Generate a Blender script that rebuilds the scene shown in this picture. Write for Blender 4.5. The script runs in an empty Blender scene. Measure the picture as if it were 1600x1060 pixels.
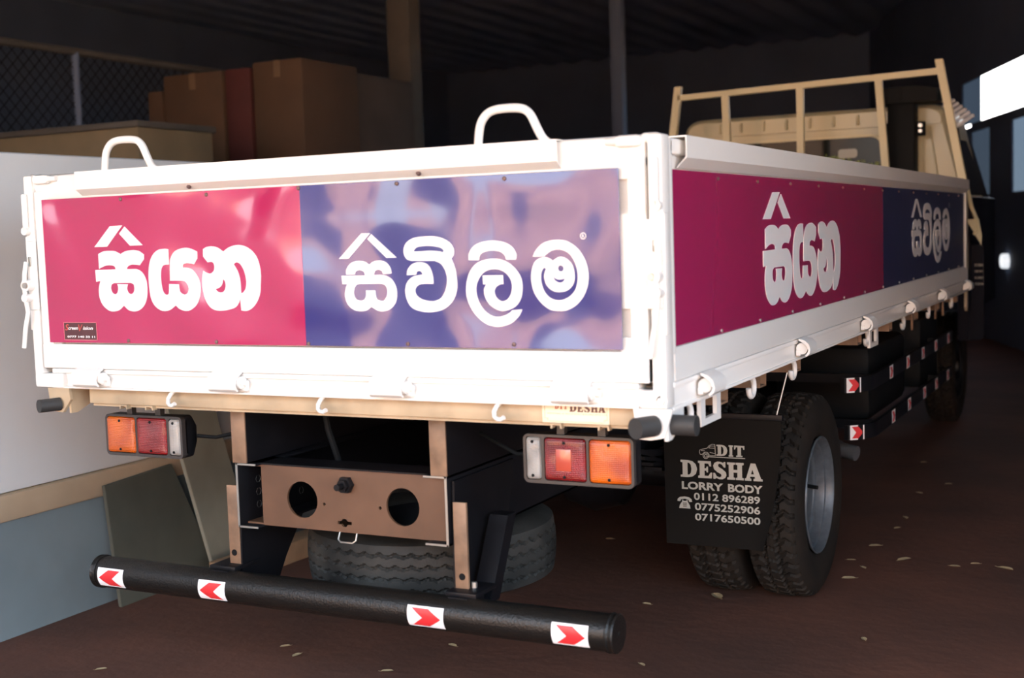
import bpy, bmesh, math, random
from mathutils import Vector, Matrix
from mathutils.geometry import tessellate_polygon
random.seed(7)
S = bpy.context.scene
COL = S.collection
PI = math.pi

# ------------------------------------------------------------------ camera
cam_d = bpy.data.cameras.new('camera')
cam = bpy.data.objects.new('camera', cam_d)
COL.objects.link(cam)
R_ = Vector((0.89119738, 0.45245137, -0.03248066))
U_ = Vector((-0.0089147, 0.08905943, 0.99598642))
F_ = Vector((-0.45352813, 0.88733093, -0.083403))
M = Matrix.Identity(4)
for i in range(3):
    M[i][0] = R_[i]; M[i][1] = U_[i]; M[i][2] = -F_[i]
M.translation = Vector((2.1618, -2.9636, 1.485))
cam.matrix_world = M
cam_d.sensor_width = 36.0
cam_d.lens = 45.02
cam_d.clip_start = 0.05
cam_d.clip_end = 300
cam_d.dof.use_dof = True
cam_d.dof.focus_distance = 4.4
cam_d.dof.aperture_fstop = 2.6
S.camera = cam

# ------------------------------------------------------------------ world, sun, exposure
S.view_settings.view_transform = 'Standard'
S.view_settings.look = 'None'
S.view_settings.gamma = 1.0
S.view_settings.exposure = 0.0
S.view_settings.use_curve_mapping = False
w = bpy.data.worlds.new('sky')
S.world = w
w.use_nodes = True
nt = w.node_tree
nt.nodes.clear()
tc = nt.nodes.new('ShaderNodeTexCoord')
sep = nt.nodes.new('ShaderNodeSeparateXYZ')
rmp = nt.nodes.new('ShaderNodeValToRGB')
bg = nt.nodes.new('ShaderNodeBackground')
out = nt.nodes.new('ShaderNodeOutputWorld')
nt.links.new(tc.outputs['Generated'], sep.inputs[0])
nt.links.new(sep.outputs['Z'], rmp.inputs[0])
cool = nt.nodes.new('ShaderNodeMix'); cool.data_type = 'RGBA'; cool.blend_type = 'MULTIPLY'
rng = nt.nodes.new('ShaderNodeMapRange'); rng.inputs['From Min'].default_value = -0.2; rng.inputs['From Max'].default_value = 0.7
nt.links.new(sep.outputs['X'], rng.inputs['Value']); nt.links.new(rng.outputs[0], cool.inputs['Factor'])
nt.links.new(rmp.outputs[0], cool.inputs['A']); cool.inputs['B'].default_value = (0.80, 0.94, 1.08, 1)
nt.links.new(cool.outputs['Result'], bg.inputs[0])
nt.links.new(bg.outputs[0], out.inputs[0])
cr = rmp.color_ramp
cr.elements[0].position = 0.0; cr.elements[0].color = (1.0, 0.95, 0.87, 1)
cr.elements[1].position = 0.75; cr.elements[1].color = (0.55, 0.72, 1.0, 1)
e = cr.elements.new(0.25); e.color = (0.86, 0.93, 1.0, 1)
bg.inputs[1].default_value = 7.3
sun_d = bpy.data.lights.new('sun', 'SUN')
sun_d.energy = 52.0
sun_d.angle = math.radians(0.6)
sun_d.color = (1.0, 0.86, 0.68)
sun = bpy.data.objects.new('sun', sun_d)
COL.objects.link(sun)
sun.location = (-10, 20, 25)
sun.rotation_euler = Vector((0.4, -0.55, -0.73)).to_track_quat('-Z', 'Y').to_euler()

# ------------------------------------------------------------------ materials
def rgb(c): return (c[0], c[1], c[2], 1.0)
def mat(name, base, rough=0.5, metal=0.0, coat=0.0, var=0.0, vscale=4.0, bump=0.0, bscale=40.0, spec=0.5, c2=None, detail=4.0):
    m = bpy.data.materials.new(name); m.use_nodes = True
    n = m.node_tree.nodes; l = m.node_tree.links
    b = n['Principled BSDF']
    b.inputs['Base Color'].default_value = rgb(base)
    b.inputs['Roughness'].default_value = rough
    b.inputs['Metallic'].default_value = metal
    b.inputs['Coat Weight'].default_value = coat
    b.inputs['Coat Roughness'].default_value = 0.10
    b.inputs['Specular IOR Level'].default_value = spec
    if var or bump or c2:
        t = n.new('ShaderNodeTexCoord')
    if var or c2:
        z = n.new('ShaderNodeTexNoise'); z.inputs['Scale'].default_value = vscale; z.inputs['Detail'].default_value = detail
        r = n.new('ShaderNodeValToRGB')
        l.new(t.outputs['Object'], z.inputs['Vector']); l.new(z.outputs['Fac'], r.inputs[0]); l.new(r.outputs[0], b.inputs['Base Color'])
        r.color_ramp.elements[0].position = 0.35; r.color_ramp.elements[1].position = 0.68
        k = c2 if c2 else [x * (1 - var) for x in base]
        r.color_ramp.elements[0].color = rgb(k); r.color_ramp.elements[1].color = rgb(base)
    if bump:
        z2 = n.new('ShaderNodeTexNoise'); z2.inputs['Scale'].default_value = bscale; z2.inputs['Detail'].default_value = 3.0
        bp = n.new('ShaderNodeBump'); bp.inputs['Strength'].default_value = bump; bp.inputs['Distance'].default_value = 0.02
        l.new(t.outputs['Object'], z2.inputs['Vector']); l.new(z2.outputs['Fac'], bp.inputs['Height']); l.new(bp.outputs[0], b.inputs['Normal'])
    return m
K = {}
K['white'] = mat('white_paint', (0.80, 0.785, 0.755), 0.38, coat=0.25)
K['cream'] = mat('cream_paint_warm_bounce', (0.56, 0.43, 0.28), 0.5, var=0.3, vscale=6)  # cream paint, its tan tint carrying the warm ground bounce on the rear beam
K['cab'] = mat('cab_beige_paint', (0.59, 0.535, 0.34), 0.4, coat=0.2)
K['rack'] = mat('rack_beige_paint', (0.69, 0.625, 0.405), 0.45)
K['brown'] = mat('brown_primer', (0.135, 0.068, 0.038), 0.45, var=0.25, vscale=7)  # black chassis paint; the brown holds its warm ground reflection
K['tan'] = mat('tan_primer', (0.30, 0.18, 0.11), 0.5, var=0.45, vscale=12)
K['chassis'] = mat('black_chassis_paint', (0.007, 0.007, 0.009), 0.42, var=0.3, vscale=9, spec=0.25)
K['tube'] = mat('black_bumper_paint', (0.009, 0.008, 0.007), 0.34, spec=0.4, bump=0.15, bscale=160)
K['rubber'] = mat('tyre_rubber', (0.012, 0.011, 0.010), 0.75, c2=(0.022, 0.017, 0.013), vscale=6, bump=0.1, bscale=120, spec=0.2)
K['grey_rubber'] = mat('dusty_tyre_rubber', (0.050, 0.048, 0.043), 0.65, c2=(0.014, 0.014, 0.013), vscale=5, bump=0.1, bscale=120, spec=0.3)
K['flap'] = mat('mud_flap_rubber', (0.009, 0.0085, 0.008), 0.5, bump=0.06, bscale=30, spec=0.07)
K['buffer'] = mat('buffer_rubber', (0.03, 0.03, 0.03), 0.6)
K['rim'] = mat('silver_rim_paint', (0.105, 0.125, 0.145), 0.42, metal=0.2, var=0.25, vscale=40)
K['steel'] = mat('bare_steel', (0.55, 0.54, 0.52), 0.35, metal=0.9)
K['zinc'] = mat('zinc_bolt', (0.42, 0.41, 0.38), 0.4, metal=0.8)
K['letter'] = mat('white_vinyl', (0.82, 0.82, 0.83), 0.35, coat=0.3)
K['screw'] = mat('screw_head', (0.16, 0.10, 0.09), 0.5, metal=0.4)
K['flaptext'] = mat('flap_ink', (0.42, 0.415, 0.37), 0.55)
K['lamp_case'] = mat('lamp_case_plastic', (0.045, 0.038, 0.035), 0.42)
K['lamp_body'] = mat('lamp_back_plastic', (0.010, 0.010, 0.012), 0.45)
K['glass_dark'] = mat('cab_glass', (0.012, 0.013, 0.011), 0.12, spec=0.12)
K['black'] = mat('black_plastic', (0.008, 0.009, 0.010), 0.55, spec=0.09)
K['navy'] = mat('navy_panel_and_shade', (0.004, 0.005, 0.012), 0.45, spec=0.1)
K['refl_white'] = mat('reflector_white', (0.86, 0.86, 0.87), 0.4)
K['refl_red'] = mat('reflector_red', (0.66, 0.03, 0.035), 0.4)
K['plate'] = mat('maker_plate_ivory', (0.84, 0.76, 0.56), 0.45)
K['plate_ink'] = mat('maker_plate_ink', (0.11, 0.035, 0.03), 0.5)
K['plate_red'] = mat('maker_plate_red', (0.38, 0.10, 0.05), 0.5)
K['plate_grey'] = mat('maker_plate_fine_print', (0.30, 0.26, 0.16), 0.5)
K['stick_bg'] = mat('sticker_maroon', (0.075, 0.014, 0.016), 0.35, coat=0.4)
K['stick_edge'] = mat('sticker_pink', (0.62, 0.16, 0.2), 0.4)
K['stick_red'] = mat('sticker_red_ink', (0.60, 0.08, 0.06), 0.4)

def sign(name, base, wave=2.0):
    m = mat(name, base, 0.2, coat=0.8, spec=0.4)
    n = m.node_tree.nodes; l = m.node_tree.links; b = n['Principled BSDF']
    t = n.new('ShaderNodeTexCoord'); z = n.new('ShaderNodeTexNoise')
    z.inputs['Scale'].default_value = 2.6; z.inputs['Detail'].default_value = 0.9
    bp = n.new('ShaderNodeBump'); bp.inputs['Strength'].default_value = min(1.0, wave); bp.inputs['Distance'].default_value = 0.05 * max(1.0, wave)
    l.new(t.outputs['Object'], z.inputs['Vector']); l.new(z.outputs['Fac'], bp.inputs['Height'])
    l.new(bp.outputs[0], b.inputs['Normal']); l.new(bp.outputs[0], b.inputs['Coat Normal'])
    return m
K['crimson'] = sign('crimson_sign_vinyl', (0.40, 0.012, 0.085))
K['purple'] = sign('purple_sign_vinyl', (0.033, 0.028, 0.17))
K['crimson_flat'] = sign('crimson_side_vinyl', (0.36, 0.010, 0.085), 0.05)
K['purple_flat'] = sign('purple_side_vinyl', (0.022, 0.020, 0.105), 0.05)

def lens(name, base, dark, ribs=60.0):
    m = mat(name, base, 0.07, coat=0.6, c2=dark, vscale=9, detail=1.0)
    n = m.node_tree.nodes; l = m.node_tree.links; b = n['Principled BSDF']
    t = n.new('ShaderNodeTexCoord')
    wv = n.new('ShaderNodeTexWave'); wv.bands_direction = 'Z'; wv.inputs['Scale'].default_value = 60.0
    wx = n.new('ShaderNodeTexWave'); wx.bands_direction = 'X'; wx.inputs['Scale'].default_value = ribs
    nz = n.new('ShaderNodeTexNoise'); nz.inputs['Scale'].default_value = 14.0; nz.inputs['Detail'].default_value = 0.5
    mx = n.new('ShaderNodeMath'); mx.operation = 'ADD'
    ms = n.new('ShaderNodeMath'); ms.operation = 'MULTIPLY_ADD'; ms.inputs[1].default_value = 8.0
    bp = n.new('ShaderNodeBump'); bp.inputs['Strength'].default_value = 0.35; bp.inputs['Distance'].default_value = 0.004
    for q in (wv, wx, nz): l.new(t.outputs['Object'], q.inputs['Vector'])
    l.new(wv.outputs['Fac'], mx.inputs[0]); l.new(wx.outputs['Fac'], mx.inputs[1])
    l.new(nz.outputs['Fac'], ms.inputs[0]); l.new(mx.outputs[0], ms.inputs[2]); l.new(ms.outputs[0], bp.inputs['Height'])
    l.new(bp.outputs[0], b.inputs['Normal'])
    b2 = n.new('ShaderNodeBump'); b2.inputs['Strength'].default_value = 0.5; b2.inputs['Distance'].default_value = 0.02
    l.new(nz.outputs['Fac'], b2.inputs['Height']); l.new(b2.outputs[0], b.inputs['Coat Normal'])
    return m
K['amber'] = lens('amber_lens', (0.66, 0.13, 0.004), (0.36, 0.045, 0.003))
K['red'] = lens('red_lens', (0.26, 0.010, 0.010), (0.12, 0.006, 0.008))
K['clear'] = lens('clear_lens', (0.40, 0.38, 0.35), (0.14, 0.135, 0.13), 130.0)
K['red_plain'] = mat('red_lens_badge', (0.45, 0.07, 0.04), 0.2, coat=1.0)

# ------------------------------------------------------------------ mesh helpers
class MB:
    """Collects shapes; build() links them as ONE mesh object."""
    def __init__(s): s.v = []; s.f = []; s.m = []
    def raw(s, verts, faces, mi=0):
        o = len(s.v); s.v += [tuple(p) for p in verts]
        for f in faces: s.f.append([i + o for i in f]); s.m.append(mi)
        return s
    def bm(s, b, mi=0):
        b.verts.index_update()
        return s.raw([v.co[:] for v in b.verts], [[v.index for v in f.verts] for f in b.faces], mi)
    def box(s, x0, x1, y0, y1, z0, z1, bev=0.0, mi=0, seg=2, mtx=None):
        b = bmesh.new(); bmesh.ops.create_cube(b, size=1.0)
        for v in b.verts:
            v.co = Vector(((x0 + x1) / 2 + v.co.x * (x1 - x0), (y0 + y1) / 2 + v.co.y * (y1 - y0), (z0 + z1) / 2 + v.co.z * (z1 - z0)))
        if bev > 0: bmesh.ops.bevel(b, geom=b.edges[:], offset=bev, segments=seg, affect='EDGES', profile=0.5)
        if mtx: bmesh.ops.transform(b, matrix=mtx, verts=b.verts[:])
        s.bm(b, mi); b.free(); return s
    def prism(s, poly, axis, d0, d1, mi=0, holes=(), bev=0.0):
        """poly in the plane across axis: x->(y,z), y->(x,z), z->(x,y)."""
        def put(p, d):
            return {'x': (d, p[0], p[1]), 'y': (p[0], d, p[1]), 'z': (p[0], p[1], d)}[axis]
        loops = [list(poly)] + [list(h) for h in holes]
        flat = [p for L in loops for p in L]
        tris = tessellate_polygon([[Vector((p[0], p[1], 0)) for p in L] for L in loops])
        n = len(flat); V = [put(p, d0) for p in flat] + [put(p, d1) for p in flat]
        F = []
        if len(loops) == 1 and bev >= 0 and is_convex(poly):
            F += [list(range(n)), list(range(2 * n - 1, n - 1, -1))]
        else:
            for t in tris: F.append(list(t)); F.append([t[2] + n, t[1] + n, t[0] + n])
        k = 0
        for L in loops:
            c = len(L)
            for i in range(c):
                j = (i + 1) % c
                F.append([k + i, k + j, k + j + n, k + i + n])
            k += c
        b = bmesh.new(); vs = [b.verts.new(p) for p in V]
        for f in F:
            try: b.faces.new([vs[i] for i in f])
            except ValueError: pass
        bmesh.ops.recalc_face_normals(b, faces=b.faces[:])
        if bev > 0: bmesh.ops.bevel(b, geom=[e for e in b.edges if e.calc_face_angle(0) > 0.5], offset=bev, segments=2, affect='EDGES')
        s.bm(b, mi); b.free(); return s
    def cyl(s, p0, p1, r, n=16, r2=None, mi=0):
        return s.tube([p0, p1], r, n, mi, r2)
    def tube(s, path, r, n=10, mi=0, r2=None):
        P = [Vector(p) for p in path]; V = []; F = []
        up = None
        for i, p in enumerate(P):
            d = (P[min(i + 1, len(P) - 1)] - P[max(i - 1, 0)]).normalized()
            if up is None:
                a = Vector((0, 0, 1)) if abs(d.z) < 0.9 else Vector((1, 0, 0))
                up = d.cross(a).normalized()
            else:
                up = (up - d * up.dot(d)).normalized()
            q = d.cross(up)
            rr = r if r2 is None else r + (r2 - r) * i / (len(P) - 1)
            for k in range(n):
                t = 2 * PI * k / n
                V.append(p + (up * math.cos(t) + q * math.sin(t)) * rr)
        for i in range(len(P) - 1):
            for k in range(n):
                a = i * n + k; b2 = i * n + (k + 1) % n
                F.append([a, b2, b2 + n, a + n])
        F.append(list(range(n))[::-1]); F.append([len(V) - n + k for k in range(n)])
        return s.raw(V, F, mi)
    def lathe(s, prof, n=48, mi=0, axis='x', org=(0, 0, 0), closed=False):
        """prof: (along axis, radius)."""
        V = []; F = []; m = len(prof)
        for k in range(n):
            t = 2 * PI * k / n; c, q = math.cos(t), math.sin(t)
            for a, r in prof:
                p = {'x': (a, r * c, r * q), 'y': (r * c, a, r * q), 'z': (r * c, r * q, a)}[axis]
                V.append((p[0] + org[0], p[1] + org[1], p[2] + org[2]))
        for k in range(n):
            k2 = (k + 1) % n
            for i in range(m - (0 if closed else 1)):
                j = (i + 1) % m
                F.append([k * m + i, k * m + j, k2 * m + j, k2 * m + i])
        return s.raw(V, F, mi)
    def build(s, name, mats, parent=None, angle=35, loc=None, rot=None):
        me = bpy.data.meshes.new(name)
        me.from_pydata(s.v, [], s.f); me.update()
        b = bmesh.new(); b.from_mesh(me); bmesh.ops.recalc_face_normals(b, faces=b.faces[:]); b.to_mesh(me); b.free()
        if not isinstance(mats, (list, tuple)): mats = [mats]
        for m in mats: me.materials.append(K[m] if isinstance(m, str) else m)
        for p, mi in zip(me.polygons, s.m): p.material_index = mi; p.use_smooth = True
        me.set_sharp_from_angle(angle=math.radians(angle))
        o = bpy.data.objects.new(name, me); COL.objects.link(o)
        adopt(o, parent)
        if loc: o.location = loc
        if rot: o.rotation_euler = rot
        return o
def is_convex(P):
    s = 0
    for i in range(len(P)):
        a, b, c = P[i], P[(i + 1) % len(P)], P[(i + 2) % len(P)]
        k = (b[0] - a[0]) * (c[1] - b[1]) - (b[1] - a[1]) * (c[0] - b[0])
        if abs(k) < 1e-12: continue
        if s == 0: s = 1 if k > 0 else -1
        elif (k > 0) != (s > 0): return False
    return True
def adopt(o, parent):
    """Children of a thing's Empty keep world coordinates; children of parts are local to the part."""
    if parent is None: return
    o.parent = parent
    if parent.type == 'EMPTY':
        o.matrix_parent_inverse = Matrix.Translation(-Vector(parent.location))
def copy_part(o, loc, rot=None, parent=None):
    c = o.copy(); COL.objects.link(c)
    if parent is not None: adopt(c, parent)
    c.location = loc
    if rot: c.rotation_euler = rot
    return c
def copy_tree(o, loc, rot=None, parent=None):
    c = copy_part(o, loc, rot, parent)
    for ch in list(o.children):
        d = ch.copy(); COL.objects.link(d); d.parent = c
    return c
def thing(name, label, cat, loc=(0, 0, 0), group=None):
    o = bpy.data.objects.new(name, None); COL.objects.link(o)
    o.location = loc; o.empty_display_size = 0.2
    o['label'] = label; o['category'] = cat
    if group: o['group'] = group
    return o
def tag(o, label, cat, group=None):
    o['label'] = label; o['category'] = cat
    if group: o['group'] = group
    return o
def struct(o): o['kind'] = 'structure'; return o
def spline(pts, k=5):
    """Closed Catmull-Rom through (x, y, corner) points; corner points stay sharp."""
    n = len(pts); out_ = []
    for i in range(n):
        p0, p1, p2, p3 = pts[i - 1], pts[i], pts[(i + 1) % n], pts[(i + 2) % n]
        a = p1 if p1[2] else p0; d = p2 if p2[2] else p3
        if p1[2] and p2[2]: out_.append((p1[0], p1[1])); continue
        for j in range(k):
            t = j / k
            q = []
            for c in (0, 1):
                m1 = (p2[c] - (p0[c] if not p1[2] else p1[c])) * (0.5 if not p1[2] else 1.0)
                m2 = ((p3[c] if not p2[2] else p2[c]) - p1[c]) * (0.5 if not p2[2] else 1.0)
                if p1[2]: m1 = (p2[c] - p1[c]) * 0.9
                if p2[2]: m2 = (p2[c] - p1[c]) * 0.9
                h = (2*t**3 - 3*t**2 + 1) * p1[c] + (t**3 - 2*t**2 + t) * m1 + (-2*t**3 + 3*t**2) * p2[c] + (t**3 - t**2) * m2
                q.append(h)
            out_.append(tuple(q))
    return out_
def text_mesh(body, x0, x1, z0, z1, bold=0.0, depth=0.0006, shear=0.0):
    """Text outlines stretched to the box x0..x1, z0..z1: returns verts (x, z) and faces."""
    cu = bpy.data.curves.new('lettering_curve', 'FONT')
    cu.body = body; cu.size = 1.0; cu.offset = bold; cu.resolution_u = 3; cu.shear = shear
    o = bpy.data.objects.new('lettering_curve', cu); COL.objects.link(o)
    dg = bpy.context.evaluated_depsgraph_get()
    me = bpy.data.meshes.new_from_object(o.evaluated_get(dg))
    V = [v.co.copy() for v in me.vertices]; F = [list(p.vertices) for p in me.polygons]
    bpy.data.objects.remove(o); bpy.data.curves.remove(cu); bpy.data.meshes.remove(me)
    ax, bx_ = min(v.x for v in V), max(v.x for v in V); ay, by = min(v.y for v in V), max(v.y for v in V)
    return [(x0 + (v.x - ax) / (bx_ - ax) * (x1 - x0), z0 + (v.y - ay) / (by - ay) * (z1 - z0)) for v in V], F

# ------------------------------------------------------------------ lettering outlines (0.1 mm, rear gate plane)
GLYPHS = {'roof_a':[[(-7850,14800,1),(-7170,15420,1),(-6670,15430,1),(-7330,14800,1)]],'roof_b':[[(-6580,15390,1),(-6810,15180,1),(-6400,14810,1),(-5900,14810,1)]],'sa':[[(-7710,14580,1),(-7520,14650,0),(-7280,14670,0),(-7020,14650,0),(-6800,14560,1),(-6610,14640,0),(-6330,14670,0),(-6070,14640,0),(-5870,14530,1),(-5880,14390,1),(-6060,14210,1),(-6210,14230,0),(-6410,14230,0),(-6550,14170,0),(-6580,14100,1),(-6420,14100,0),(-6180,14090,0),(-5980,13990,0),(-5840,13770,0),(-5810,13480,0),(-5860,13180,0),(-6000,12960,0),(-6200,12840,0),(-6400,12810,0),(-6610,12860,0),(-6780,12990,1),(-6960,12860,0),(-7180,12810,0),(-7400,12840,0),(-7630,13000,0),(-7750,13220,0),(-7770,13460,0),(-7730,13640,0),(-7680,13750,1),(-7860,13730,1),(-7870,14090,1),(-7030,14100,1),(-7070,14190,0),(-7250,14230,0),(-7470,14210,0),(-7710,14130,1)],[(-7000,13650,1),(-6970,13520,0),(-7020,13380,0),(-7120,13340,0),(-7230,13400,0),(-7270,13530,0),(-7230,13640,0),(-7120,13680,1),(-6450,13680,1),(-6340,13630,0),(-6320,13490,0),(-6370,13380,0),(-6470,13340,0),(-6570,13380,0),(-6620,13500,0),(-6580,13640,1)]],'ya':[[(-4910,14670,1),(-5090,14680,0),(-5310,14650,0),(-5510,14520,0),(-5650,14300,0),(-5720,13990,0),(-5730,13630,0),(-5690,13250,0),(-5570,13010,0),(-5380,12870,0),(-5170,12820,0),(-4950,12860,0),(-4730,12990,1),(-4580,12880,0),(-4340,12820,0),(-4130,12870,0),(-3910,13030,0),(-3770,13310,0),(-3750,13610,0),(-3840,13850,0),(-4020,14040,0),(-4220,14100,0),(-4390,14110,1),(-4370,14200,0),(-4240,14240,0),(-4090,14230,0),(-3950,14200,1),(-3820,14370,1),(-3810,14570,1),(-3980,14640,0),(-4210,14690,0),(-4490,14660,0),(-4700,14570,0),(-4830,14400,0),(-4870,14230,0),(-4900,13730,1),(-4430,13720,0),(-4280,13660,0),(-4200,13520,0),(-4230,13380,0),(-4340,13310,0),(-4440,13330,0),(-4540,13410,0),(-4570,13620,1),(-4940,13630,1),(-4970,13360,0),(-5040,13310,0),(-5140,13340,0),(-5220,13490,0),(-5250,13770,0),(-5230,14030,0),(-5160,14170,0),(-5050,14210,0),(-4910,14210,1)]],'na':[[(-3580,14640,1),(-3430,14700,0),(-3220,14710,0),(-3020,14660,0),(-2840,14550,1),(-2640,14660,0),(-2410,14720,0),(-2180,14720,0),(-1950,14650,0),(-1740,14500,0),(-1590,14270,0),(-1520,13930,0),(-1540,13590,0),(-1580,13320,0),(-1710,13070,0),(-1890,12900,0),(-2100,12820,0),(-2280,12840,1),(-2300,13220,1),(-2350,13070,0),(-2490,12930,0),(-2730,12860,0),(-2990,12830,0),(-3250,12850,0),(-3450,12960,0),(-3600,13190,0),(-3670,13500,0),(-3670,13770,0),(-3610,14010,1),(-3510,13950,0),(-3360,13920,0),(-3240,13980,0),(-3190,14090,0),(-3210,14210,0),(-3290,14260,0),(-3430,14250,1),(-3590,14420,1)],[(-2480,14180,1),(-2380,14230,0),(-2240,14180,0),(-2110,13980,0),(-2050,13710,0),(-2080,13480,0),(-2180,13360,0),(-2260,13330,1),(-2270,13690,0),(-2340,13960,0)],[(-2890,13760,1),(-2820,13670,0),(-2810,13530,0),(-2880,13400,0),(-3000,13360,0),(-3120,13390,0),(-3190,13460,1),(-3040,13510,0),(-2940,13600,0)]],'roof_c':[[(1200,14260,1),(1970,14940,1),(2260,14940,1),(1520,14260,1)]],'roof_d':[[(2290,14910,1),(2160,14780,1),(2750,14260,1),(3070,14260,1)]],'sb':[[(1420,13820,1),(1430,13960,0),(1550,14110,0),(1720,14180,0),(1900,14190,0),(2060,14160,0),(2190,14080,1),(2310,14160,0),(2520,14190,0),(2720,14140,0),(2860,13990,0),(2890,13830,1),(2620,13820,1),(2590,13900,0),(2480,13940,0),(2370,13910,0),(2320,13800,1),(2640,13790,0),(2870,13690,0),(3010,13490,0),(3040,13270,0),(2990,13050,0),(2830,12880,0),(2630,12810,0),(2420,12820,0),(2200,12930,1),(2040,12830,0),(1830,12810,0),(1620,12850,0),(1430,13000,0),(1350,13230,0),(1380,13430,0),(1440,13560,1),(1280,13560,1),(1260,13790,1),(2040,13790,1),(2000,13890,0),(1870,13940,0),(1750,13910,0),(1700,13820,1)],[(2050,13380,1),(2040,13230,0),(1980,13130,0),(1860,13100,0),(1720,13140,0),(1650,13260,0),(1660,13410,0),(1740,13530,0),(1860,13560,1),(2560,13560,1),(2690,13500,0),(2740,13350,0),(2700,13200,0),(2610,13100,0),(2490,13100,0),(2380,13160,0),(2340,13380,1)]],'vi':[[(4770,14200,1),(4840,14290,0),(4850,14450,0),(4750,14610,0),(4520,14740,0),(4230,14800,0),(3920,14800,0),(3630,14770,0),(3410,14660,0),(3310,14490,0),(3320,14320,0),(3410,14200,0),(3570,14160,1),(4260,14150,1),(4440,14070,0),(4560,13910,0),(4620,13690,0),(4580,13420,0),(4450,13190,0),(4260,13090,0),(4050,13080,0),(3820,13130,0),(3660,13240,0),(3620,13380,0),(3700,13490,0),(3860,13540,0),(4190,13540,1),(4190,13690,0),(4140,13900,0),(4020,14060,0),(3810,14120,0),(3570,14080,0),(3410,13930,0),(3380,13780,1),(3660,13790,1),(3700,13870,0),(3770,13890,0),(3840,13860,0),(3870,13790,1),(3710,13770,0),(3550,13730,0),(3380,13590,0),(3310,13380,0),(3340,13150,0),(3460,12940,0),(3670,12830,0),(4010,12780,0),(4360,12820,0),(4620,12940,0),(4810,13140,0),(4910,13410,0),(4910,13710,0),(4870,13950,0)],[(3610,14430,1),(3720,14520,0),(3960,14550,0),(4220,14540,0),(4460,14490,0),(4550,14410,0),(4510,14370,1),(4370,14400,0),(4110,14420,0),(3850,14410,0),(3650,14410,0)]],'li_arc':[[(5290,14150,1),(5310,14330,0),(5450,14510,0),(5700,14610,0),(6020,14640,0),(6340,14590,0),(6570,14470,0),(6690,14290,0),(6680,14140,1),(6400,14140,1),(6350,14260,0),(6220,14350,0),(6010,14380,0),(5790,14360,0),(5640,14280,0),(5590,14140,1)]],'li':[[(6810,12850,1),(6720,12690,0),(6530,12520,0),(6310,12430,0),(6040,12400,0),(5750,12470,0),(5480,12670,0),(5290,12930,0),(5190,13220,0),(5200,13530,0),(5300,13820,0),(5480,14030,0),(5730,14140,0),(6050,14170,0),(6350,14110,0),(6600,13950,0),(6780,13720,0),(6840,13470,0),(6800,13180,0),(6670,12970,0),(6480,12860,0),(6240,12810,0),(6030,12870,0),(5850,13000,0),(5740,13190,0),(5720,13380,0),(5790,13510,1),(5700,13510,1),(5690,13740,1),(6280,13740,1),(6290,13510,1),(6190,13500,0),(6070,13430,0),(6020,13310,0),(6070,13170,0),(6200,13070,0),(6360,13090,0),(6480,13210,0),(6540,13400,0),(6520,13590,0),(6420,13750,0),(6260,13860,0),(6040,13900,0),(5800,13860,0),(5620,13720,0),(5500,13500,0),(5490,13260,0),(5580,13000,0),(5730,12810,0),(5920,12690,0),(6100,12660,0),(6290,12690,0),(6460,12770,0),(6520,12830,1)]],'ma':[[(7160,14200,1),(7260,14370,0),(7450,14530,0),(7680,14600,0),(7910,14610,0),(8160,14560,0),(8410,14390,0),(8600,14120,0),(8690,13800,0),(8670,13480,0),(8550,13190,0),(8340,12960,0),(8080,12830,0),(7850,12810,0),(7600,12850,0),(7350,13030,0),(7170,13290,0),(7100,13590,0),(7120,13850,0),(7210,14060,0),(7360,14160,0),(7510,14180,0),(7640,14140,0),(7720,14080,1),(7850,14160,0),(7970,14180,0),(8120,14120,0),(8260,13970,0),(8310,13740,0),(8280,13510,0),(8120,13340,0),(7890,13290,0),(7690,13330,0),(7530,13470,0),(7470,13660,0),(7490,13800,0),(7530,13880,1),(7490,13910,0),(7430,13880,0),(7380,13750,0),(7380,13540,0),(7450,13330,0),(7580,13170,0),(7760,13090,0),(7960,13090,0),(8170,13180,0),(8330,13350,0),(8400,13600,0),(8390,13850,0),(8310,14080,0),(8180,14260,0),(8000,14350,0),(7850,14370,0),(7670,14330,0),(7480,14200,1)],[(7940,13970,0),(8000,13940,0),(8020,13890,0),(8000,13830,0),(7940,13810,0),(7880,13830,0),(7860,13890,0),(7880,13950,0)],[(7720,13700,1),(7800,13630,0),(7920,13610,0),(8060,13640,1),(7990,13550,0),(7880,13530,0),(7760,13590,0)]]}
CRIMSON_WORD = ('roof_a', 'roof_b', 'sa', 'ya', 'na')
PURPLE_WORD = ('roof_c', 'roof_d', 'sb', 'vi', 'li_arc', 'li', 'ma')
def glyph_word(name, keys, axis, d0, d1, parent, fx=lambda x: x, fz=lambda z: z):
    mb = MB()
    for k in keys:
        L = [[(fx(p[0]), fz(p[1])) for p in spline([(a / 1e4, b / 1e4, c) for a, b, c in loop])] for loop in GLYPHS[k]]
        mb.prism(L[0], axis, d0, d1, holes=L[1:], bev=-1)
    return mb.build(name, 'letter', parent, angle=20)

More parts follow.
